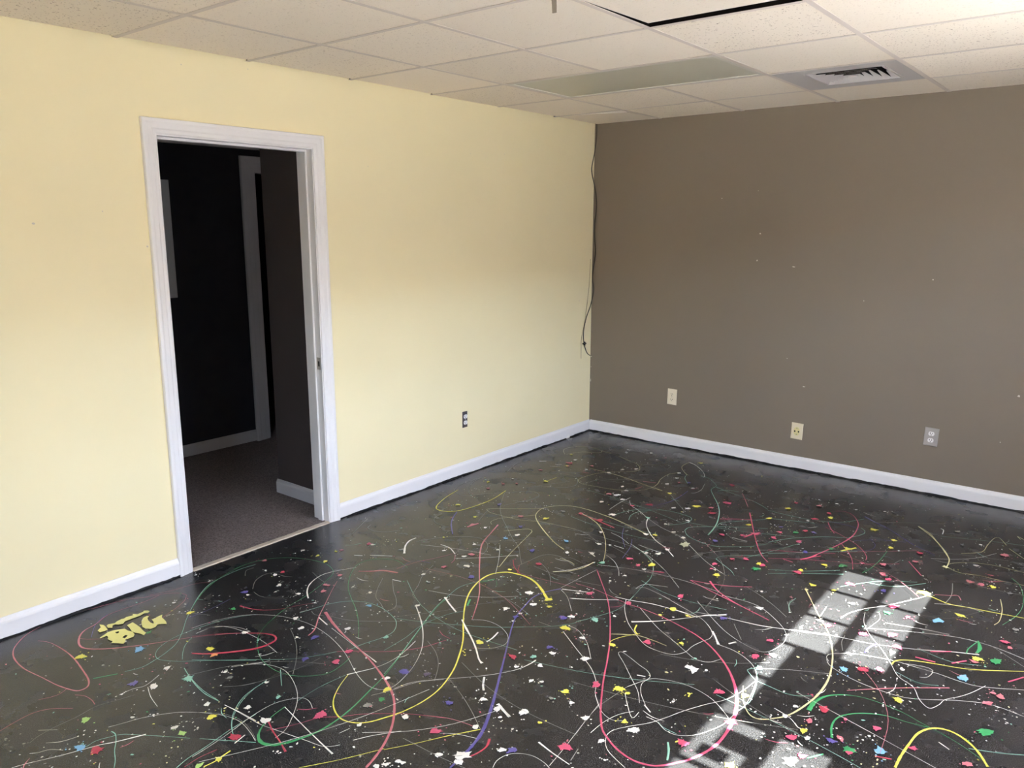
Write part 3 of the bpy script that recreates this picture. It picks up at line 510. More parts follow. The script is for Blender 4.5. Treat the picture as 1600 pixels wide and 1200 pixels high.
m 1708,-1325,2.5 1706,-1259,2.5 1760,-1190,2.5 1879,-1048,2.5
p 1888,-1385,12 1904,-1315,12 1928,-1266,12
s 1598,-715,5 1665,-828,5 1721,-925,5
s 1639,-813,4 1705,-803,4
k 1783,-1789,3 1838,-1668,3 1924,-1573,3 2051,-1470,3
w 1442,-2037,3 1514,-2079,3 1578,-2146,3 1617,-2206,3
p 1710,-2063,6 1766,-2041,6
w 210,-952,7 249,-921,7
w 339,-941,6 378,-919,6
s 1041,-1058,8 1051,-986,8
s 1004,-892,6 1081,-864,6
k 1036,-1298,2.5 1183,-1323,2.5 1313,-1288,2.5
k 739,-1126,2.5 767,-1019,2.5 858,-968,2.5 913,-859,2.5
w 1351,-2059,7 1409,-2089,7
w 1304,-1769,3 1379,-1794,3 1457,-1843,3
k 1797,-1401,3 1873,-1453,3 1927,-1437,3
w 1839,-1425,4 1923,-1426,4
y 185,-1763,4 213,-1887,5 254,-2000,6 294,-2073,7 337,-2100,7 399,-2085,7 442,-2023,6 462,-1904,6 463,-1759,6 427,-1592,7
k 136,-1484,3 123,-1643,3 148,-1745,3 196,-1804,3 289,-1825,3 346,-1742,3 442,-1626,3 543,-1514,3 613,-1507,3 643,-1540,3 644,-1613,3 619,-1706,3 587,-1803,3
k 139,-1504,4 163,-1610,4 232,-1717,4 296,-1782,4
u 442,-2056,9 494,-2146,9 554,-2223,9 655,-2320,9
k 392,-2130,3 413,-2211,3 471,-2258,3 543,-2263,3
k 430,-1596,3 508,-1723,3 603,-1859,3 712,-1970,3 825,-2066,3 930,-2156,3 1036,-2235,3 1117,-2324,3 1182,-2394,3
k 573,-2513,3 636,-2398,3 725,-2307,3 805,-2270,3 884,-2303,3 934,-2369,3 955,-2430,3
c 729,-2082,3 695,-2048,3 705,-1976,3 774,-1888,3 829,-1811,3
c 803,-1698,3 657,-1816,3 555,-1898,3 574,-1934,3 643,-1944,3 805,-1928,3 932,-1873,3 1131,-1849,3
c 1114,-2484,4 1061,-2344,4 1016,-2197,4 976,-2062,4 958,-2018,4 925,-2009,4 883,-2055,4 840,-2113,4
w 703,-2462,8 767,-2464,7 845,-2505,8
s 851,-2513,4 888,-2558,4 902,-2595,4
s 742,-2807,3 761,-2697,3 801,-2603,3 835,-2500,3
k 209,-2500,3 232,-2543,3 294,-2552,3 357,-2516,3 394,-2457,3
k 235,-2658,3 121,-2446,3
k 639,-2092,3 585,-1975,3 564,-1908,3
w 875,-2544,4 912,-2514,4 999,-2432,4 1098,-2314,4
s 875,-2338,3 809,-2196,3 753,-2062,3
s 646,-2194,14 658,-2114,14
k 191,-1285,3 162,-1216,3 148,-1181,3
y 512,-1288,4 520,-1175,4
k 500,-1441,3 573,-1301,3 633,-1191,3
k 873,-2271,2.5 957,-2189,2.5 1016,-2114,2.5
k 1175,-2423,2.5 1183,-2345,2.5 1198,-2233,2.5 1272,-2199,2.5 1393,-2248,2.5"""
SPLATS = """385,-4114,18,y 381,-3665,13,y 506,-3947,18,b 718,-3772,15,y 771,-3787,12,o 718,-3947,12,w 845,-3935,17,m 721,-4074,15,u 795,-4038,16,w 1045,-3978,11,w 1169,-3900,11,w 1121,-4008,15,y 809,-4279,15,l 1080,-4114,11,w 1127,-4115,12,l 996,-4329,19,r 946,-4354,16,b 1279,-4018,18,r 1336,-4110,11,y 1317,-4166,12,l 53,-3450,7,w 240,-3661,8,w 392,-3408,15,u 427,-3416,8,w 494,-3530,10,g 711,-3615,12,w 165,-3447,6,w 911,-3825,8,w 958,-3836,9,k 408,-3859,9,g 756,-4133,6,w 714,-4485,6,k 786,-4458,5,k 918,-4175,7,w 1142,-4068,5,w 960,-4124,5,w 164,-3150,12,s 346,-3174,12,r 346,-3216,12,w 268,-3215,7,w 452,-3267,12,w 498,-3319,6,w 207,-2954,9,w 320,-2948,10,y 405,-2969,12,y 596,-3267,10,w 774,-3415,12,w 860,-3449,13,w 908,-3506,7,w 963,-3461,15,u 1067,-3586,14,u 660,-3181,12,s 615,-3134,12,s 586,-3026,12,s 722,-3276,5,w 1013,-3333,13,w 1186,-3282,12,m 927,-3144,12,b 835,-3057,9,w 731,-3068,6,w 1426,-3411,19,u 1503,-3371,12,v 1462,-3528,14,y 1409,-3479,11,w 1492,-3582,12,g 1482,-3635,15,k 1200,-3800,9,m 1282,-3906,17,w 1399,-3771,20,p 1448,-3976,5,w 1090,-3771,8,w 906,-3819,7,k 1544,-3726,9,w 1630,-3600,13,w 1761,-3592,16,p 1853,-3670,12,w 1777,-3770,10,w 1758,-3804,9,w 1794,-3766,8,w 1743,-3829,11,w 406,-2688,14,p 434,-2683,10,m 592,-2637,12,k 351,-2859,8,y 443,-2906,12,v 887,-2772,10,w 904,-2651,13,s 648,-2382,8,y 769,-2509,9,w 967,-2817,9,k 1139,-2884,8,w 808,-3618,6,m 1155,-3446,15,p 1175,-3525,16,p 134,-2852,7,w 359,-2831,10,s 632,-3129,9,s 1091,-3013,10,w 1501,-2611,17,y 1544,-2662,11,y 1704,-2771,19,y 1504,-3077,17,y 1964,-3142,14,y 2104,-3007,17,y 2141,-3015,9,y 1927,-2765,12,y 2001,-3343,8,y 1083,-2650,17,u 577,-2053,10,y 646,-2149,15,s 1243,-2337,15,r 912,-2455,15,s 1647,-2705,17,u 1670,-2675,13,w 1762,-2636,16,m 1809,-2559,8,w 1611,-2446,14,p 1395,-2612,18,w 1478,-2689,15,w 1408,-2795,13,w 1485,-2790,8,w 1500,-2861,6,w 1487,-2825,12,u 1779,-2964,12,w 1742,-2934,12,u 1675,-3078,15,r 1736,-3029,12,m 1793,-3064,10,w 1729,-3126,9,w 1804,-2794,12,w 1900,-2917,16,w 1893,-2999,5,w 2027,-3038,17,p 1829,-3164,9,w 1863,-3146,8,w 1768,-3360,12,w 1690,-3450,13,u 2019,-3186,9,w 1949,-3207,9,k 2106,-3227,13,w 2217,-3162,10,y 2211,-3296,10,w 1924,-3330,17,w 1842,-3373,14,w 1880,-3403,7,w 1952,-3427,5,w 1851,-3494,12,w 2139,-3394,19,p 2019,-3508,14,u 1993,-3529,11,w 2270,-3368,5,w 1912,-3629,22,w 1925,-3657,14,w 1570,-2479,8,w 986,-2575,14,w 899,-2499,12,w 1555,-2005,15,p 1640,-2188,8,w 1615,-2281,8,w 1475,-2134,13,g 934,-2115,14,w 913,-2188,12,b 837,-2352,10,w 731,-2141,11,w 872,-2008,13,u 1119,-2227,15,u 1527,-3187,4,y 1500,-3169,4,y 1175,-2477,10,y 1942,-2217,16,p 1973,-2348,17,y 1955,-2429,8,y 1795,-2421,15,p 2023,-2660,17,p 2133,-2584,10,y 2259,-2106,14,w 2398,-2344,13,p 2397,-2494,16,p 2390,-2803,17,p 2419,-3142,17,p 2495,-2946,15,p 2253,-2727,19,w 2231,-2727,12,w 2226,-2654,7,m 2294,-2704,7,w 2264,-3183,17,w 2175,-2288,14,u 2051,-2364,9,y 1912,-1799,14,p 1924,-1861,8,p 1974,-1910,16,y 2101,-1669,16,p 2092,-1726,18,g 2080,-1663,14,y 2263,-1641,17,p 2266,-1608,13,y 2007,-1648,14,p 2364,-1735,14,y 2012,-1293,15,p 2135,-1260,16,p 2079,-1147,14,g 2155,-1086,12,u 2111,-1090,14,r 1987,-1119,10,u 1888,-1032,14,y 1838,-1198,14,y 1783,-1424,14,p 1917,-1304,18,p 2209,-1378,16,u 2334,-1475,14,y 1506,-1654,12,y 1690,-1673,26,e 1679,-2002,18,y 1629,-2049,12,p 1677,-2072,10,w 1479,-2131,13,m 2580,-3150,14,y 2712,-2678,18,r 2652,-2617,5,p 2632,-2722,9,w 2623,-2799,10,w 2698,-2839,12,y 2696,-2773,12,s 2680,-2898,16,p 2785,-2835,12,u 2739,-2969,12,p 2442,-2566,14,m 2449,-2446,15,w 2527,-2399,7,c 2470,-2772,13,y 2313,-2882,7,y 2206,-1946,8,w 2186,-2809,7,c 2291,-2960,6,w 2458,-2164,8,w 2432,-2263,7,w 2494,-1616,18,p 2619,-1453,14,p 2632,-1595,13,u 2559,-1812,12,w 2708,-1726,18,p 2783,-1501,22,y 2538,-2078,15,p 2778,-1792,10,p 2671,-2060,17,p 2763,-1992,19,p 2701,-1805,13,g 2804,-2080,17,p 2798,-2136,12,w 2668,-2250,9,w 2690,-2377,15,b 2746,-2335,18,r 2795,-2295,15,p 2897,-2461,16,y 2805,-2804,11,s 2843,-2845,16,g 2848,-2860,11,p 2882,-2676,13,p 2787,-2690,8,p 2874,-2735,6,w 2999,-2712,11,p 3164,-2474,22,g 3064,-1985,18,y 3122,-1959,20,g 3058,-2015,12,s 3127,-1772,14,p 3150,-1812,11,s 2947,-1637,16,y 2919,-1246,16,s 2967,-1245,16,s 3013,-1241,14,y 3001,-791,20,s 2985,-1105,10,s 2797,-1134,13,c 2670,-1157,14,s 2519,-933,14,y 2531,-1049,14,y 3143,-2288,14,s 3171,-2216,15,s 3148,-2207,9,s 2860,-2243,9,w 3144,-2690,12,s 3147,-1633,12,k 2720,-3018,20,w 2884,-1746,20,b 3047,-2166,20,b 2921,-2792,18,b 3083,-1267,10,k 2722,-2871,10,w 2457,-1730,9,y 2358,-1804,9,c 2497,-2058,9,w 2588,-1419,13,p 373,-1968,13,y 334,-1502,12,s 233,-1534,11,y 556,-1810,15,u 777,-1885,15,s 433,-2688,11,w 908,-1825,14,y 512,-1288,14,y 1186,-2019,13,b 979,-2333,9,w 393,-863,15,s 345,-1115,12,s 921,-1671,13,k 316,-1382,8,w 397,-1443,9,s 315,-1630,12,s 692,-2538,5,z 708,-2572,4,z 245,-2502,10,z 963,-1245,15,s 1014,-1234,17,w 1081,-1280,14,w 957,-1073,12,w 1016,-1125,13,w 1254,-1259,19,r 1250,-1002,14,y 1390,-1219,13,w 1461,-1176,15,w 1484,-1109,20,y 1171,-1536,18,w 1006,-1395,14,w 1353,-1455,12,m 1152,-847,12,w 1599,-942,22,p 1484,-609,18,r 1601,-1157,19,r 1560,-1079,15,s 1275,-2141,12,w 1378,-2071,13,w 1162,-1656,19,r 1017,-1634,14,r 1342,-1948,11,w 1463,-1678,14,w 1566,-1558,11,w 1642,-1597,13,w 1549,-1354,11,w 1651,-1792,11,w 1641,-1865,13,w 1589,-1894,11,w 413,-862,15,r 396,-778,13,w 299,-687,10,y 436,-925,12,s 577,-384,11,w 728,-289,12,w 1248,-737,13,u 1318,-823,12,w 1119,-294,12,y 1107,-593,11,w 1145,-702,11,w 771,-763,11,w 837,-696,12,w 581,-916,11,w 737,-881,13,w 565,-822,12,s 1183,-1341,11,r 1793,-1531,14,u 1956,-1694,11,p 1261,-1804,11,w 1873,-1369,12,p 1200,-776,10,s 844,-417,9,w 554,-322,8,w 867,-332,8,s 432,-929,10,y 1477,-1480,9,w 1390,-1923,6,w 1915,-810,16,y 2156,-809,15,y 2126,-741,13,r 2095,-883,16,r 2396,-846,17,y 2366,-1204,16,y 2012,-1199,13,p 2299,-1258,13,g 2406,-1433,18,g 2041,-650,14,s 1918,-686,12,r 2556,-1293,15,s 2474,-1343,9,p 2885,-720,9,w 2911,-1027,12,w 2757,-591,13,k 2113,-550,9,w 2182,-491,9,w 2370,-512,8,w 2231,-583,8,w 2661,-1032,14,r 2581,-1408,16,s 1797,-524,9,w 2008,-545,7,w 2074,-938,9,w 2811,-780,9,k"""
BIG = [[[(300,-4004),(290,-3983),(280,-3963),(282,-3945),(288,-3931),(304,-3906),(330,-3906),(355,-3898),(381,-3903),(396,-3915),(396,-3931),(393,-3946),(410,-3955),(420,-3967),(404,-3976),(376,-3994),(368,-3985),(349,-3988),(334,-3989),(320,-3980),(305,-3979),(306,-4003)],[(303,-3945),(320,-3945),(318,-3936),(306,-3932)],[(366,-3946),(383,-3944),(370,-3926),(358,-3929)]],[[(284,-3888),(277,-3860),(304,-3860),(339,-3861),(379,-3867),(393,-3868),(404,-3867),(412,-3877),(418,-3883),(388,-3888),(367,-3897),(345,-3898),(313,-3891)]],[[(269,-3795),(273,-3814),(295,-3832),(322,-3845),(348,-3854),(370,-3853),(390,-3840),(389,-3821),(376,-3805),(383,-3792),(400,-3778),(378,-3770),(351,-3765),(331,-3763),(309,-3749),(310,-3767),(317,-3792),(313,-3798),(341,-3804),(357,-3812),(338,-3815),(310,-3811),(288,-3803),(281,-3792)]],[[(234,-3983),(217,-3963),(188,-3955),(207,-3946),(226,-3948),(260,-3954),(260,-3966),(256,-3984)]],[[(223,-3942),(215,-3933),(220,-3922),(226,-3909),(218,-3898),(213,-3876),(217,-3868),(211,-3855),(218,-3831),(205,-3825),(224,-3814),(221,-3788),(214,-3781),(225,-3769),(240,-3769),(248,-3781),(238,-3793),(245,-3810),(245,-3828),(244,-3842),(244,-3864),(244,-3876),(259,-3891),(250,-3907),(238,-3914),(239,-3925),(258,-3935),(244,-3946)]]]
keys = list(PAINT); slot_of = {k: i+1 for i, k in enumerate(keys)}
fb = bmesh.new()
box(fb, (-.03, YB, -.12), (XR, 0, 0), 0)
zc = [.0004]
def nz():
    zc[0] += .0000025; return zc[0]
def ribbon(c, pts, sub=6):
    P = catmull(pts, sub); z = nz(); mi = slot_of[c]; prev = None; n = len(P)
    for i, (x, y, w) in enumerate(P):
        x0, y0, _ = P[max(i-1, 0)]; x1, y1, _ = P[min(i+1, n-1)]
        dx, dy = x1-x0, y1-y0; l = math.hypot(dx, dy) or 1e-6
        w = max(w, .001)*.5*(1+rnd.uniform(-.16, .16)); nx, ny = -dy/l*w, dx/l*w
        cur = [fb.verts.new((x+nx, y+ny, z)), fb.verts.new((x, y, z+min(.0012, w*.25))), fb.verts.new((x-nx, y-ny, z))]
        if prev:
            for k in (0, 1):
                f = fb.faces.new((prev[k], prev[k+1], cur[k+1], cur[k])); f.material_index = mi
        prev = cur
def blob(c, x, y, r, spiky=.35, n=None, stretch=1, ang=0):
    z = nz(); n = n or max(14, min(30, int(r*2200))); mi = slot_of[c]
    ph = [rnd.uniform(0, 6.28) for _ in range(3)]; pts = []
    ca, sa = math.cos(ang), math.sin(ang)
    for i in range(n):
        a = i*2*math.pi/n
        k = 1+.16*math.sin(2*a+ph[0])+.12*math.sin(3*a+ph[1])+rnd.uniform(-.10, .09)
        if rnd.random() < spiky*.4 and r > .008: k *= rnd.uniform(1.25, 1.6)
        u, v = r*k*math.cos(a)*stretch, r*k*math.sin(a)
        pts.append(fb.verts.new((x+u*ca-v*sa, y+u*sa+v*ca, z)))
    cv = fb.verts.new((x, y, z+min(.0012, r*.1)))
    for i in range(n):
        fb.faces.new((pts[i], pts[(i+1) % n], cv)).material_index = mi
for ln in STROKES.strip().split('\n'):
    t = ln.split()
    ribbon(t[0], [(x/1000, y/1000, w*(.9 if w < 3 else .74 if w < 5 else .84)*(.86 if t[0] in 'wu' else 1)/1000) for x, y, w in (map(float, q.split(',')) for q in t[1:])])
for q in SPLATS.split():
    x, y, r, c = q.split(','); x, y, r = float(x)/1000, float(y)/1000, float(r)/920
    if c == 'z': r *= .6
    blob(c, x, y, r*.82, .5)
    for _ in range(rnd.randint(1, 5)):                        # droplets thrown out around each splat
        a = rnd.uniform(0, 6.28); d = r*rnd.uniform(1.3, 3.2); blob(c, x+d*math.cos(a), y+d*math.sin(a), rnd.uniform(.0012, .0035), 0, 6)
def in_room(x, y): return .12 < x < 3.7 and YB+.2 < y < -.3
for _ in range(2300):                                         # fine spatter over the painted area
    x, y = rnd.uniform(.1, 3.7), rnd.uniform(-4.9, -.3)
    if not in_room(x, y) or x+.5*(-y-.3) < .55: continue
    c = rnd.choice('wwwwwwkkmcpysg'); blob(c, x, y, rnd.choice((.001, .0014, .0018, .0024, .0034)), 0, 6, rnd.uniform(1, 2.2), rnd.uniform(0, 3.14))
for _ in range(70):                                           # denser flicked clusters
    cx, cy = rnd.uniform(.3, 3.4), rnd.uniform(-4.6, -.6); a = rnd.uniform(0, 6.28); c = rnd.choice('wwwwkmcs')
    for k in range(rnd.randint(8, 26)):
        d = rnd.gauss(0, .11); e = rnd.gauss(0, .03)
        x, y = cx+d*math.cos(a)-e*math.sin(a), cy+d*math.sin(a)+e*math.cos(a)
        if in_room(x, y): blob(c, x, y, rnd.uniform(.0012, .0034), 0, 6, rnd.uniform(1, 1.8), a)
for _ in range(130):                                          # short flicked dashes
    x, y = rnd.uniform(.3, 3.6), rnd.uniform(-4.6, -.55); a = rnd.gauss(.2, .6); l = rnd.uniform(.02, .09)
    if in_room(x, y) and x+.5*(-y-.3) > .7: ribbon(rnd.choice('wwwkmps'), [(x, y, .001), (x+l*.5*math.cos(a), y+l*.5*math.sin(a), .0028), (x+l*math.cos(a+.2), y+l*math.sin(a+.2), .0012)], 3)
for _ in range(55):                                           # long faint thrown threads
    x, y = rnd.uniform(.6, 3.3), rnd.uniform(-4.3, -.7); a = rnd.gauss(-.1, .5); l = rnd.uniform(.2, .8); k = rnd.uniform(-.5, .5)
    P = [(x+l*t*math.cos(a+k*t), y+l*t*math.sin(a+k*t), .0016) for t in (0, .33, .66, 1)]
    if all(in_room(p[0], p[1]) for p in P): ribbon(rnd.choice('kkmws'), P, 4)
floor = obj('floor', fb, [M['floor']]+[PAINT[k] for k in keys], kind='structure')
lb = bmesh.new()
for poly in BIG:
    rings = [[Vector((x/1000, y/1000, .0028)) for x, y in ring] for ring in poly]
    flat = [p for ring in rings for p in ring]; vs = [lb.verts.new(p) for p in flat]
    for tri in tessellate_polygon(rings):
        f = lb.faces.new([vs[i] for i in tri])
        if f.normal.z < 0 or True:
            f.normal_update()
            if f.normal.z < 0: f.normal_flip()
lg = obj('painted_lettering', lb, M['logo'], floor); lg['label'] = 'pale yellow painted letters reading BIG'

# ------------------------------------------------------------------ walls
D0, D1, DH = -3.435, -2.625, 2.0          # door opening
GM = [(1.328,1.571,13.2,9.899999999999999),(1.317,1.393,9.899999999999999,13.2),(1.566,1.358,23.099999999999998,8.25),(2.397,1.309,9.899999999999999,9.899999999999999),(1.689,0.573,19.799999999999997,8.25),(2.898,0.671,16.5,13.2),(1.043,1.806,9.899999999999999,6.6),(2.836,0.389,6.6,6.6),(1.297,1.85,6.6,6.6),(0.009,0.603,13.2,8.25),(0.008,0.521,9.899999999999999,6.6),(0.007,0.412,8.25,26.4),(1.566,0.75,6.6,6.6),(2.02,1.162,6.6,6.6)]
YM = [(-3.96,1.627,12,12),(-3.297,2.306,6,9),(-2.966,2.335,6,6),(-3.518,1.531,12,9),(-1.078,2.08,6,6),(-0.173,1.057,6,9),(-1.412,2.062,6,6),(-2.252,1.937,6,6),(-3.693,1.677,6,6)]
def fleck(bm, c, u, v, w, h, mi):
    n = 7; c = Vector(c); u = Vector(u); v = Vector(v)
    bm.faces.new([bm.verts.new(c+u*(w*.5*rnd.uniform(.6, 1.1)*math.cos(i*6.283/n))+v*(h*.5*rnd.uniform(.6, 1.1)*math.sin(i*6.283/n))) for i in range(n)]).material_index = mi
HW = H+.42
bm = bmesh.new()
box(bm, (-.115, YB-.12, 0), (0, D0-.02, HW)); box(bm, (-.115, D1+.02, 0), (0, .12, HW)); box(bm, (-.115, D0-.02, DH+.02), (0, D1+.02, HW))
for y, z, w, h in YM: fleck(bm, (.0006, y, z), (0, 1, 0), (0, 0, 1), w/1000, h/1000, 1)
obj('wall_left', bm, [M['yellow'], M['wallmark']], kind='structure')
bm = bmesh.new(); box(bm, (0, 0, 0), (XR+.1, .12, HW))
for x, z, w, h in GM: fleck(bm, (x, -.0006, z), (1, 0, 0), (0, 0, 1), w/1000, h/1000, 1)
obj('wall_back', bm, [M['grey_wall'], M['wallmark']], kind='structure')

# window wall on the right, high band of panes; wall behind the camera with an added fill window
ZH = (XR+.1-2.435)*TANE; ZS = (XR-2.812)*TANE; XG = XR+.05
WY0, WY1 = -1.478, -3.36
LZ0, LZ1 = .40, ZS-.10
FY0, FY1 = -3.2, -1.3                                   # unseen papered low pane, added and placed as soft fill light
bm = bmesh.new()
box(bm, (XR, WY0, LZ1), (XR+.1, .12, HW)); box(bm, (XR, WY0, 0), (XR+.1, .12, LZ0)); box(bm, (XR, FY1, LZ0), (XR+.1, .12, LZ1)); box(bm, (XR, YB-.12, 0), (XR+.1, WY1, HW))
box(bm, (XR, WY1, 0), (XR+.1, WY0, LZ0)); box(bm, (XR, WY1, LZ1), (XR+.1, WY0, ZS)); box(bm, (XR, WY1, LZ0), (XR+.1, FY0, LZ1))
box(bm, (XR, WY1, ZH), (XR+.1, WY0, HW))
obj('wall_right', bm, M['plain_wall'], kind='structure')
win = empty('window_1', (XG, (WY0+WY1)/2, ZS), 'structure')
def par(o, p):
    o.parent = p; o.matrix_parent_inverse = Matrix.Translation(-Vector(p.location)); return o
bm = bmesh.new()
yb = WY0-.2535
ys = []
while yb > WY1+.05: ys.append(yb); yb -= .2945
for y in ys: box(bm, (XG-.014, y-.0135, ZS), (XG+.014, y+.0135, ZH))
zb = (XG-2.63)*TANE
box(bm, (XG-.012, WY1, zb-.022), (XG+.012, WY0, zb+.022))
par(obj('window_bars', bm, M['window_frame']), win)
bm = bmesh.new(); box(bm, (XG-.002, WY1, ZS), (XG+.002, WY0, ZH)); par(obj('pane', bm, M['glass']), win)
# cards taped on the glass: they cut the dark blocks out of the sun patch
def card(x0, x1, y0, y1):
    z0, z1 = (XG-x1)*TANE, (XG-x0)*TANE
    bm = bmesh.new(); box(bm, (XG-.016, y0, z0), (XG-.013, y1, z1)); return bm
par(obj('card', card(2.507, 2.84, -2.905, -2.305), M['paper']), win)
par(obj('card', card(2.507, 2.622, -3.08, -2.978), M['paper']), win)
par(obj('card', card(2.48, 2.575, -3.16, -3.095), M['paper']), win)
w4 = empty('fill_window_right', (XG, (FY0+FY1)/2, LZ0), 'structure')
bm = bmesh.new(); box(bm, (XG-.001, FY0, LZ0), (XG+.001, FY1, LZ1)); par(obj('fill_paper', bm, M['film']), w4)
bm = bmesh.new()
for y in (FY0+.02, FY1-.02): box(bm, (XG-.03, y-.02, LZ0), (XG+.03, y+.02, LZ1))
for z in (LZ0+.02, LZ1-.02): box(bm, (XG-.03, FY0, z-.02), (XG+.03, FY1, z+.02))
par(obj('window_frame', bm, M['window_frame']), w4)
bm = bmesh.new()
BX0, BX1, BZ0, BZ1 = 2.45, 3.74, .12, 2.22
box(bm, (-.0, YB-.12, 0), (BX0, YB, HW)); box(bm, (BX1, YB-.12, 0), (XR, YB, HW)); box(bm, (BX0, YB-.12, 0), (BX1, YB, BZ0)); box(bm, (BX0, YB-.12, BZ1), (BX1, YB, HW))
obj('wall_front', bm, M['plain_wall'], kind='structure')
w2 = empty('fill_window_back', ((BX0+BX1)/2, YB-.06, BZ0), 'structure')  # unseen window added to throw light on the grey wall
bm = bmesh.new()
for x in (BX0+.02, BX0+.75, BX0+1.5, BX0+2.25, BX1-.02): box(bm, (x-.02, YB-.09, BZ0), (x+.02, YB-.03, BZ1))
for z in (BZ0+.02, BZ1-.02): box(bm, (BX0, YB-.09, z-.02), (BX1, YB-.03, z+.02))
par(obj('window_frame', bm, M['window_frame']), w2)
bm = bmesh.new(); box(bm, (BX0, YB-.062, BZ0), (BX1, YB-.058, BZ1)); par(obj('pane', bm, M['bronze_glass']), w2)

# ------------------------------------------------------------------ doorway
door = empty('door_1', (0, (D0+D1)/2, 0), 'structure')
prof = [(0, 0), (0, .008), (.005, .0105), (.018, .0105), (.024, .0135), (.042, .015), (.050, .0185), (.062, .0185), (.065, .015), (.065, 0)]
def casing(side):
    bm = bmesh.new(); r = .005; a, b, t = D0-r, D1+r, DH+r
    if side == 'l': R = [[(h, a-o, 0) for o, h in prof], [(h, a-o, t+o) for o, h in prof]]
    elif side == 'r': R = [[(h, b+o, 0) for o, h in prof], [(h, b+o, t+o) for o, h in prof]]
    else: R = [[(h, a-o, t+o) for o, h in prof], [(h, b+o, t+o) for o, h in prof]]
    loft(bm, R); return bm
for s in 'lrt': par(obj('casing', casing(s), M['white_trim']), door)
bm = bmesh.new(); box(bm, (-.125, D1, 0), (.002, D1+.018, DH+.018)); par(obj('jamb', bm, M['white_trim']), door)
bm = bmesh.new(); box(bm, (-.125, D0-.018, 0), (.002, D0, DH+.018)); par(obj('jamb', bm, M['white_trim']), door)
bm = bmesh.new(); box(bm, (-.125, D0, DH), (.002, D1, DH+.018)); par(obj('head_jamb', bm, M['white_trim']), door)
for a, b in (((-.078, D1-.011, 0), (-.042, D1, DH)), ((-.078, D0, 0), (-.042, D0+.011, DH)), ((-.078, D0+.011, DH-.011), (-.042, D1-.011, DH))):
    bm = bmesh.new(); box(bm, a, b, bevel=.0015); par(obj('door_stop', bm, M['white_trim']), door)
bm = bmesh.new(); box(bm, (-.036, D1-.0015, .862), (-.006, D1+.001, .928), bevel=.0005)
box(bm, (-.026, D1-.0019, .880), (-.014, D1-.0012, .908), 1)
sp_ = par(obj('strike_plate', bm, [M['steel'], M['slot']]), door); sp_['label'] = 'small metal strike plate'
bm = bmesh.new(); R = []
for k in range(24):
    y = D0+.0+(D1-D0)*k/23; j = rnd.uniform(-.002, .002)
    R.append([(.012+j, y, -.001), (.008+j, y, .004), (-.006+j, y, .006), (-.022+j, y, .005), (-.024, y, -.001)])
loft(bm, R); obj('trim_threshold', bm, M['threshold'], kind='structure')

# ------------------------------------------------------------------ baseboards
bp_prof = [(0, .006), (.013, .006), (.0135, .066), (.0115, .074), (.006, .082), (.0035, .089), (0, .090)]
def baseboard(name, p0, p1, nrm, m=None, ragged=True, dz=0):
    p0 = Vector(p0); p1 = Vector(p1); nrm = Vector(nrm); bm = bmesh.new()
    loft(bm, [[p+nrm*o+Vector((0, 0, z+dz)) for o, z in bp_prof] for p in (p0, p1)])
    if ragged:                                              # ragged black strip: shadow gap under the board painted in, with lapped floor paint
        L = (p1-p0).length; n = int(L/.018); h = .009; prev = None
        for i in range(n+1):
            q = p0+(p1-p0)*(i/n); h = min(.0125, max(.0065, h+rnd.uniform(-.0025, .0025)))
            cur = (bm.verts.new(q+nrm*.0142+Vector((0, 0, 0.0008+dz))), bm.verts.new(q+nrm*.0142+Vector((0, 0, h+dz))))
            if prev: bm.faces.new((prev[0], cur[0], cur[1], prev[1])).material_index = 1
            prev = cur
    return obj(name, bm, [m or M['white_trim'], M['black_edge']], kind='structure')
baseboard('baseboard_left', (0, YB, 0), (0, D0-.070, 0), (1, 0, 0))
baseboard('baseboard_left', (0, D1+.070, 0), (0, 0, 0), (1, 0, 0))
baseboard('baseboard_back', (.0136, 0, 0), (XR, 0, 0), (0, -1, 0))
baseboard('baseboard_right', (XR, -.0136, 0), (XR, YB, 0), (-1, 0, 0), ragged=False)

# ------------------------------------------------------------------ hall beyond the doorway
XW = -1.80
bm = bmesh.new(); box(bm, (XW, -5.0, -.12), (-.03, 1.2, .003)); obj('floor_hall', bm, M['carpet'], kind='structure')
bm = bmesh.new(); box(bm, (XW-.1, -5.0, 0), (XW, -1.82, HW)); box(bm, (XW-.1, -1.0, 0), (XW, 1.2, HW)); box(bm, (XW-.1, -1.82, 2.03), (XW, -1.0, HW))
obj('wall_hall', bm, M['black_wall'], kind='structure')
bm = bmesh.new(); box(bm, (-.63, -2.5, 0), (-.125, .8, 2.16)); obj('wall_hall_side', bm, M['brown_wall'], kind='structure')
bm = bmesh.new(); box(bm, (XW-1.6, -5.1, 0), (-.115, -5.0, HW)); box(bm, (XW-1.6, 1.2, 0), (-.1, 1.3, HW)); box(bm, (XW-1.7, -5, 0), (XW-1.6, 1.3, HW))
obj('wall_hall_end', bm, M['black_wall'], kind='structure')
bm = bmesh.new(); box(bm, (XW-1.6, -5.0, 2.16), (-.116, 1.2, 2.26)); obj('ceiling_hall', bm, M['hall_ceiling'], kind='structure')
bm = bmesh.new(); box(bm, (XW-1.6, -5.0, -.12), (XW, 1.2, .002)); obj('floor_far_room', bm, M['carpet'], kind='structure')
baseboard('baseboard_hall', (XW, -5, .003), (XW, -1.885, .003), (1, 0, 0), ragged=False, m=M['hall_trim'])
baseboard('baseboard_hall_side', (-.6436, -2.5, .003), (-.128, -2.5, .003), (0, -1, 0), ragged=False, m=M['hall_trim'])
baseboard('baseboard_hall_corner', (-.63, -2.5, .003), (-.63, .8, .003), (-1, 0, 0), ragged=False, m=M['hall_trim'])
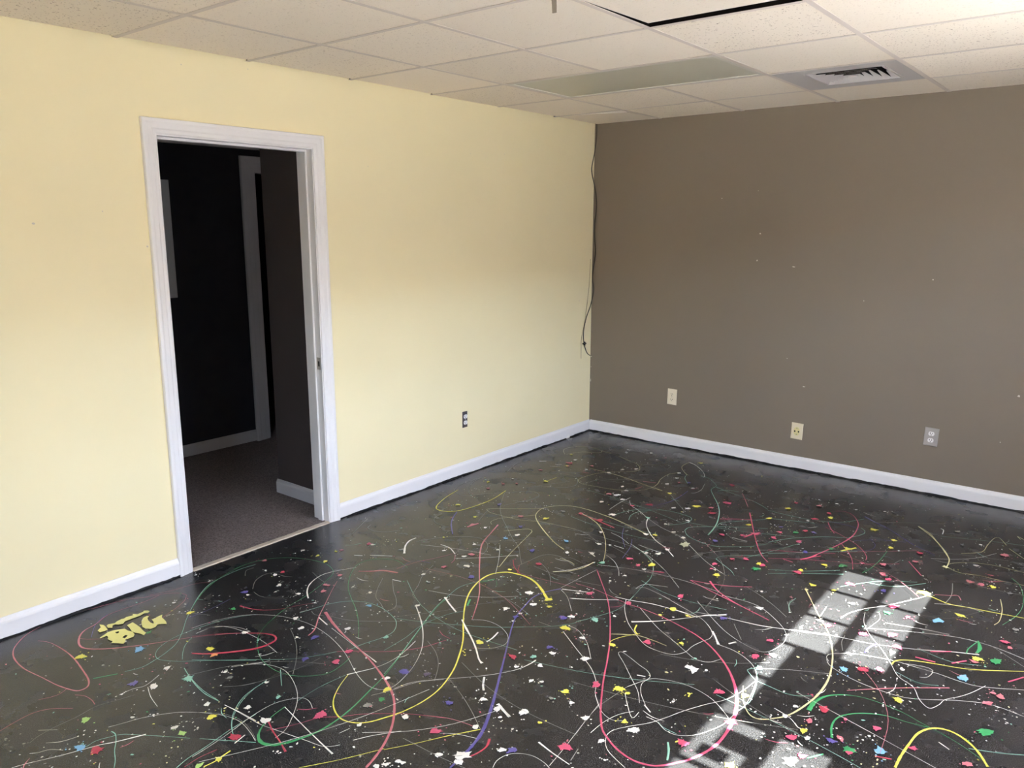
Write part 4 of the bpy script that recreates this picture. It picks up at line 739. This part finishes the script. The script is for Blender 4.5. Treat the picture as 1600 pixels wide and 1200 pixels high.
d2 = empty('door_2', (XW, -1.42, 0), 'structure')
a, b, t = -1.772, -1.005, 2.00
prof = [(o*1.74, h) for o, h in prof]
for R in ([[(XW+h*1.3, a-o, .003) for o, h in prof], [(XW+h*1.3, a-o, t+o) for o, h in prof]], [[(XW+h*1.3, b+o, .003) for o, h in prof], [(XW+h*1.3, b+o, t+o) for o, h in prof]],
          [[(XW+h*1.3, a-o, t+o) for o, h in prof], [(XW+h*1.3, b+o, t+o) for o, h in prof]]):
    bm = bmesh.new(); loft(bm, R); par(obj('casing', bm, M['hall_trim']), d2)
for q in (((XW-.11, a-.006, .002), (XW+.002, a+.012, t+.01)), ((XW-.11, b-.012, .002), (XW+.002, b+.006, t+.01)), ((XW-.11, a, t), (XW+.002, b, t+.012))):
    bm = bmesh.new(); box(bm, *q); par(obj('jamb', bm, M['hall_trim']), d2)
bm = bmesh.new(); box(bm, (XW-.055, a+.012, .002), (XW-.04, a+.024, t)); par(obj('door_stop', bm, M['hall_trim']), d2)
bm = bmesh.new(); box(bm, (XW+.0005, -3.05, 1.137), (XW+.016, -2.432, 1.920), bevel=.003)
tag(obj('wall_board', bm, M['board']), 'pale grey board hanging on the dark hall wall, seen through the doorway', 'board')

# ------------------------------------------------------------------ suspended ceiling
U = .6096
gx = [0, .5504, .5504+U, .5504+2*U, .5504+3*U, .5504+4*U, .5504+5*U, XR]
gx = sorted(set(x for x in gx if x <= XR)); gx[-1] = XR
gy = [0]+[-.5303-U*k for k in range(9)]+[YB]
gz = H-.0015
ceil = empty('ceiling', (0, 0, H), 'structure')
bm = bmesh.new(); fw = .0115
for i, x in enumerate(gx[1:-1], 1):
    segs = [(0, YB)]
    if i == 2: segs = [(0, gy[2]), (gy[3], YB)]        # the light spans two bays
    for y0, y1 in segs: box(bm, (x-fw, y0, gz), (x+fw, y1, gz+.0015)); box(bm, (x-.003, y0, gz+.0012), (x+.003, y1, H+.038), 1)
for y in gy[1:-1]:
    box(bm, (0, y-fw, gz+.0004), (XR, y+fw, gz+.0014)); box(bm, (0, y-.003, gz+.0012), (XR, y+.003, H+.037), 1)
par(obj('ceiling_grid', bm, [M['grid'], M['plenum']]), ceil)  # webs in the void's near-black: plenum shade put into their colour
SHIFT = (3, 4)
for i in range(len(gx)-1):
    for j in range(len(gy)-1):
        x0, x1, y1, y0 = gx[i]+.004, gx[i+1]-.004, gy[j]-.004, gy[j+1]+.004
        if i in (1, 2) and j == 2: continue                # light
        if i == 3 and j == 1: continue                     # vent panel
        z0 = H+.0004
        bm = bmesh.new()
        if (i, j) == SHIFT:
            C_ = [(x0-.004, y0-.03), (x1+.01, y0-.035), (x1+.015, y1-.052), (x0+.022, y1-.047)]; dz = [.0015, .0015, .004, .004]
        else:
            g = lambda: rnd.uniform(-.0015, .0015)
            C_ = [(x0+g(), y0+g()), (x1+g(), y0+g()), (x1+g(), y1+g()), (x0+g(), y1+g())]; dz = [rnd.uniform(0, .0012) for _ in range(4)]
        if (i, j) == (0, 0): C_[1] = (C_[1][0]-.03, C_[1][1]+.115)   # broken corner beside the grey wall
        if i == 0: C_ = [(rnd.choice((.002, .005, .02, .024)) if k in (0, 3) else cx, cy) for k, (cx, cy) in enumerate(C_)]
        c0 = Vector((sum(p[0] for p in C_)/4, sum(p[1] for p in C_)/4, 0))
        lo = [Vector((cx-c0.x, cy-c0.y, z0+d-H)) for (cx, cy), d in zip(C_, dz)]
        n_ = 6; bot = {}
        for aa in range(n_+1):
            for bb in range(n_+1):
                u, v = aa/n_, bb/n_
                p = (lo[0]*(1-u)*(1-v)+lo[1]*u*(1-v)+lo[2]*u*v+lo[3]*(1-u)*v)
                bot[aa, bb] = bm.verts.new(p)
        for aa in range(n_):
            for bb in range(n_): bm.faces.new((bot[aa, bb], bot[aa, bb+1], bot[aa+1, bb+1], bot[aa+1, bb]))
        edge = [bot[k, 0] for k in range(n_)]+[bot[n_, k] for k in range(n_)]+[bot[n_-k, n_] for k in range(n_)]+[bot[0, n_-k] for k in range(n_)]
        top = [bm.verts.new(v.co+Vector((0, 0, .016))) for v in edge]
        for k in range(len(edge)): bm.faces.new((edge[k], edge[(k+1) % len(edge)], top[(k+1) % len(edge)], top[k]))
        bm.faces.new(top)
        o = obj('ceiling_tile', bm, M['tile']); o.parent = ceil; o.location = (c0.x, c0.y, 0)
        if (i, j) == SHIFT: o['label'] = 'ceiling tile slipped out of its grid, leaving a black gap'
bm = bmesh.new(); box(bm, (-.1, YB-.1, HW), (XR+.1, .12, HW+.05)); obj('ceiling_void', bm, M['plenum'], kind='structure')

# ------------------------------------------------------------------ ceiling light (unlit troffer)
x0, x1, y1, y0 = gx[1], gx[3], gy[2], gy[3]
lt = tag(empty('ceiling_light', ((x0+x1)/2, (y0+y1)/2, H)), 'unlit rectangular fluorescent ceiling light with a grey green lens', 'ceiling light')
bm = bmesh.new(); i_ = .012; k_ = .034
for a, b in (((x0+i_, y0+i_), (x1-i_, y0+k_)), ((x0+i_, y1-k_), (x1-i_, y1-i_)), ((x0+i_, y0+k_), (x0+k_, y1-k_)), ((x1-k_, y0+k_), (x1-i_, y1-k_))):
    box(bm, (*a, H-.0015), (*b, H+.02))
box(bm, (x0+i_, y0+i_, H+.09), (x1-i_, y1-i_, H+.1))
par(obj('frame', bm, M['fixture']), lt)
bm = bmesh.new(); box(bm, (x0+k_-.004, y0+k_-.004, H+.002), (x1-k_+.004, y1-k_+.004, H+.005)); par(obj('diffuser', bm, M['lens']), lt)

# ------------------------------------------------------------------ air vent
x0, x1, y1, y0 = gx[3]+.012, gx[4]-.012, gy[1]-.012, gy[2]+.012
cx, cy = 2.100, -.848
av = tag(empty('air_vent', (cx, cy, H)), 'grey metal ceiling air vent with nested square louvres', 'air vent')
hs = .180; bm = bmesh.new(); z0, z1 = H-.0022, H+.004
for a, b in (((x0, y0), (x1, cy-hs)), ((x0, cy+hs), (x1, y1)), ((x0, cy-hs), (cx-hs, cy+hs)), ((cx+hs, cy-hs), (x1, cy+hs))): box(bm, (*a, z0), (*b, z1))
par(obj('panel', bm, M['vent']), av)
bm = bmesh.new()
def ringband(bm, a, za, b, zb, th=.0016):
    """four mitred sloping blades; the upper side takes the near-black void colour"""
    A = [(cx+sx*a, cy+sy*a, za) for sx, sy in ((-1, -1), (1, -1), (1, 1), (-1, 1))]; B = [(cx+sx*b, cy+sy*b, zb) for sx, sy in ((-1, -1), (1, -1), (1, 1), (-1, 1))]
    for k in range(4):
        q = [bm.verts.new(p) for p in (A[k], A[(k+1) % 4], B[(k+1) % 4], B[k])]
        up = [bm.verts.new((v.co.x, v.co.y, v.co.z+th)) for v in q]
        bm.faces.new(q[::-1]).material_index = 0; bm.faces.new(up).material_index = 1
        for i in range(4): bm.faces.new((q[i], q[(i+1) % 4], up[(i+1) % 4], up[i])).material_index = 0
box(bm, (cx-hs-.012, cy-hs-.012, H-.0035), (cx+hs+.012, cy-hs, H-.0022)); box(bm, (cx-hs-.012, cy+hs, H-.006), (cx+hs+.012, cy+hs+.012, H-.0022))
box(bm, (cx-hs-.012, cy-hs, H-.006), (cx-hs, cy+hs, H-.0022)); box(bm, (cx+hs, cy-hs, H-.006), (cx+hs+.012, cy+hs, H-.0022))
par(obj('louvre_frame', bm, M['vent']), av)
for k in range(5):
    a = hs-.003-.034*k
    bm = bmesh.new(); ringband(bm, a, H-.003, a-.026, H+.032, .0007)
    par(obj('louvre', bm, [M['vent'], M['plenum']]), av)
bm = bmesh.new(); box(bm, (cx-.02, cy-.02, H-.004), (cx+.02, cy+.02, H-.0015)); par(obj('centre_plate', bm, M['vent']), av)
bm = bmesh.new()
for a, b in (((cx-hs, cy-hs), (cx+hs, cy-hs+.003)), ((cx-hs, cy+hs-.003), (cx+hs, cy+hs)), ((cx-hs, cy-hs), (cx-hs+.003, cy+hs)), ((cx+hs-.003, cy-hs), (cx+hs, cy+hs))): box(bm, (*a, z1), (*b, H+.22))
box(bm, (cx-hs, cy-hs, H+.22), (cx+hs, cy+hs, H+.225)); par(obj('duct_box', bm, M['plenum']), av)

# ------------------------------------------------------------------ metal strip hanging from the grid
x, y = gx[3]-.005, gy[5]-.008
bm = bmesh.new()
R = []
for z, dx, w in ((H+.004, .000, .009), (H-.02, -.001, .0092), (H-.045, .001, .0088), (H-.064, .002, .008)):
    R.append([(x+dx-w, y-.0015, z), (x+dx+w, y-.0015, z), (x+dx+w, y+.0015, z), (x+dx-w, y+.0015, z)])
loft(bm, R); box(bm, (x-.014, y-.01, H-.004), (x+.014, y+.012, H-.0016))
tag(obj('ceiling_hanger', bm, M['hanger']), 'short grey metal strip hanging down from the ceiling grid', 'hanger')

# ------------------------------------------------------------------ cables in the corner
bm = bmesh.new(); CAB = [(0.02,-0.007,2.369),(0.019,-0.007,2.268),(0.007,-0.01,2.162),(0.007,-0.042,2.064),(0.007,-0.04,2.01),(0.007,-0.013,1.948),(0.024,-0.007,1.86),(0.032,-0.007,1.76),(0.02,-0.007,1.64),(0.02,-0.007,1.539),(0.032,-0.007,1.418),(0.015,-0.007,1.295),(0.01,-0.007,1.215),(0.023,-0.007,1.133),(0.007,-0.021,1.017),(0.007,-0.081,0.917),(0.007,-0.115,0.815),(0.007,-0.106,0.72),(0.007,-0.063,0.643),(0.007,-0.016,0.613)]
tube(bm, [(CAB[0][0]+.001, CAB[0][1]-.001, H-.002)]+CAB, .0033)
ca = tag(obj('hanging_cable', bm, M['black_cable'], smooth=True), 'loose black cable hanging down the corner between the yellow and grey walls', 'cable')
e = CAB[-3]; bm = bmesh.new(); box(bm, (e[0]-.003, e[1]-.02, e[2]-.005), (e[0]+.012, e[1]+.018, e[2]+.005), bevel=.002); box(bm, (e[0]-.002, e[1]-.006, e[2]-.014), (e[0]+.010, e[1]+.006, e[2]+.014), bevel=.002)
k = obj('cable_clip', bm, M['black_cable']); k.parent = ca
bm = bmesh.new(); tube(bm, [(0.007,-0.039,1.369),(0.007,-0.043,1.247),(0.007,-0.06,1.099),(0.007,-0.099,0.903),(0.007,-0.143,0.768),(0.007,-0.145,0.682),(0.007,-0.143,0.606)], .0016, 6)
wi = obj('stray_wire', bm, M['pale_wire'], ca, smooth=True); wi['label'] = 'thin pale wire'
bm = bmesh.new(); 
R = [[(.016+.006*math.cos(a)*s, -.32+.026*math.sin(a)*s, z) for a in [i*6.283/9 for i in range(9)]] for s, z in ((.8, .001), (1, .008), (.7, .016), (.2, .019))]
loft(bm, R); tag(obj('paper_scrap', bm, M['white_plastic']), 'small crumpled white scrap on the floor against the baseboard near the corner', 'scrap')

# ------------------------------------------------------------------ outlets
def outlet_root(name, origin, label, cat):
    return tag(empty(name, origin), label, cat, 'outlet plates low on the walls')
def plate(bm, c, u, n, w, h, t=.005, mi=0, tilt=0):
    """bevelled cover plate centred at c on a wall with horizontal axis u and normal n"""
    c = Vector(c); u = Vector(u); n = Vector(n); v = Vector((0, 0, 1))
    rot = Matrix.Rotation(tilt, 3, n); u = rot @ u; v = rot @ v
    def ring(s, d): return [c+u*(sx*(w/2-s))+v*(sz*(h/2-s))+n*d for sx, sz in ((-1, -1), (1, -1), (1, 1), (-1, 1))]
    loft(bm, [ring(0, 0), ring(0, t*.55), ring(.004, t)], mi); return u, v
def receptacle(c, u, v, n, mats, parent):
    bm = bmesh.new(); c = Vector(c); u = Vector(u); v = Vector(v); n = Vector(n)
    ring = []
    for i in range(24):
        a = i*2*math.pi/24; ring.append(c+u*(.0165*math.cos(a))+v*(max(-.0125, min(.0125, .0165*math.sin(a)))))
    loft(bm, [ring, [p+n*.0035 for p in ring]], 0)
    t = n*.0037
    for du, hh in ((-.0062, .0045), (.0062, .0038)):
        q = c+u*du+v*.003+t; bm.faces.new([bm.verts.new(q+u*(sx*.0016)+v*(sz*hh)) for sx, sz in ((-1, -1), (1, -1), (1, 1), (-1, 1))]).material_index = 1
    disc(bm, c-v*.007+t, u, v, .0028, .0028, 12, 1)
    bmesh.ops.recalc_face_normals(bm, faces=bm.faces[:])
    par(obj('receptacle', bm, mats), parent)
def screw(c, u, v, n, m, parent):
    bm = bmesh.new(); disc(bm, c, u, v, .0035, .0035, 12, 0, .0012, n); par(obj('screw', bm, m), parent)
n, u = Vector((0, -1, 0)), Vector((1, 0, 0))
def duplex(name, c, pm, rm, label, w=.075, h=.118, tilt=0, n=n, u=u, nm='cover_plate'):
    r = outlet_root(name, c, label, 'outlet'); bm = bmesh.new(); uu, vv = plate(bm, c, u, n, w, h, .0055, 0, tilt)
    o = par(obj(nm, bm, pm), r); c = Vector(c)
    for s in (1, -1): receptacle(c+vv*(s*.0205)+n*.0055, uu, vv, n, [rm, M['slot']], r)
    screw(c+n*.0055, uu, vv, n, M['steel'], r); return r
duplex('wall_outlet', (.730, 0, .374), M['ivory'], M['ivory'], 'ivory duplex outlet on the grey wall, nearest the room corner', tilt=-.02)
duplex('wall_outlet', (2.476, 0, .361), M['steel'], M['white_plastic'], 'grey metal outlet plate with white sockets on the grey wall', w=.078, h=.112, tilt=-.03)
yo = duplex('wall_outlet', (0, -1.493, .374), M['dark_steel'], M['white_plastic'], 'white duplex outlet without a cover plate on the yellow wall', w=.046, h=.106, n=Vector((1, 0, 0)), u=Vector((0, 1, 0)), nm='mounting_strap')
c = Vector((1.666, 0, .264)); r = outlet_root('wall_jack', c, 'cream wall plate with two round dark jack holes on the grey wall', 'wall jack')
bm = bmesh.new(); uu, vv = plate(bm, c, u, n, .078, .112, .006, 0, -.03); par(obj('cover_plate', bm, M['cream']), r)
bm = bmesh.new(); disc(bm, c+n*.006, uu, vv, .021, .030, 24, 0, .0015, n); par(obj('jack_insert', bm, M['cream_dark']), r)
for s in (-1, 1):
    bm = bmesh.new(); disc(bm, c+n*.0075+uu*(.0125*s)-vv*.001, uu, vv, .0052, .0058, 14, 0, .0008, n); par(obj('jack_hole', bm, M['slot']), r)
for s in (-1, 1): screw(c+n*.0070+vv*(.021*s), uu, vv, n, M['hanger'], r)

# ------------------------------------------------------------------ outside: pavement, sky, sun
bm = bmesh.new(); box(bm, (XR+.1, -30, -.25), (40, 30, -.15)); box(bm, (-10, -40, -.25), (XR+.1, YB-.12, -.15)); obj('ground_outside', bm, M['concrete'], kind='structure')
bm = bmesh.new(); box(bm, (26, -40, -.2), (34, 30, 6.2)); obj('sky_blocker_street', bm, M['blocker'], kind='structure')  # unseen block added to hide the horizon sky from the side windows
bm = bmesh.new(); box(bm, (-30, -42, -.2), (26, -34, 6.0)); obj('sky_blocker_lot', bm, M['blocker'], kind='structure')  # same for the back window: unseen, added to cut low sky
wd = bpy.data.worlds.new('sky'); SC.world = wd; wd.use_nodes = True
nt = wd.node_tree; bg = nt.nodes['Background']
sk = nt.nodes.new('ShaderNodeTexSky'); sk.sky_type = 'NISHITA'; sk.sun_disc = False
sk.sun_elevation = math.atan(TANE); sk.sun_rotation = math.radians(90); sk.air_density = 1.0; sk.dust_density = 2.0
tint = nt.nodes.new('ShaderNodeVectorMath'); tint.operation = 'MULTIPLY'; tint.inputs[1].default_value = (1.0, .99, 1.07)
nt.links.new(sk.outputs['Color'], tint.inputs[0]); nt.links.new(tint.outputs['Vector'], bg.inputs['Color']); bg.inputs['Strength'].default_value = 4.1
sl = bpy.data.lights.new('sun', 'SUN'); sl.energy = 70; sl.angle = math.radians(.45); sl.color = (1, .99, .95)
so = bpy.data.objects.new('sun', sl); COL.objects.link(so); so.location = (8, -3, 8)
so.rotation_euler = Vector((-1, 0, -TANE)).to_track_quat('-Z', 'Y').to_euler()
def portal(name, loc, rot, sx, sy):
    l = bpy.data.lights.new(name, 'AREA'); l.shape = 'RECTANGLE'; l.size = sx; l.size_y = sy; l.cycles.is_portal = True
    o = bpy.data.objects.new(name, l); COL.objects.link(o); o.location = loc; o.rotation_euler = rot
portal('portal_right', (XR+.11, (WY0+WY1)/2, (ZS+ZH)/2), Vector((-1, 0, 0)).to_track_quat('-Z', 'Z').to_euler(), WY0-WY1, ZH-ZS)
portal('portal_front', ((BX0+BX1)/2, YB-.13, (BZ0+BZ1)/2), Vector((0, 1, 0)).to_track_quat('-Z', 'Z').to_euler(), BX1-BX0, BZ1-BZ0)

# ------------------------------------------------------------------ camera
cam = bpy.data.cameras.new('camera'); co = bpy.data.objects.new('camera', cam); COL.objects.link(co)
yaw, pit, roll = -.6760, .1966, .0006
fw_ = Vector((math.sin(yaw)*math.cos(pit), math.cos(yaw)*math.cos(pit), -math.sin(pit)))
r_ = Vector((math.cos(yaw), -math.sin(yaw), 0)); u_ = r_.cross(fw_)
r2 = r_*math.cos(roll)+u_*math.sin(roll); u2 = -r_*math.sin(roll)+u_*math.cos(roll)
m4 = Matrix((r2, u2, -fw_)).transposed().to_4x4(); m4.translation = Vector((3.4023, -5.2384, 1.6168)); co.matrix_world = m4
cam.sensor_fit = 'HORIZONTAL'; cam.sensor_width = 36; cam.lens = 1236.1*36/1600; cam.clip_start = .02
SC.camera = co
SC.view_settings.view_transform = 'Standard'; SC.view_settings.look = 'None'; SC.view_settings.gamma = 1; SC.view_settings.use_curve_mapping = False
SC.view_settings.exposure = .51
SC.cycles.use_denoising = True; SC.cycles.max_bounces = 14; SC.cycles.diffuse_bounces = 10; SC.cycles.sample_clamp_indirect = 10
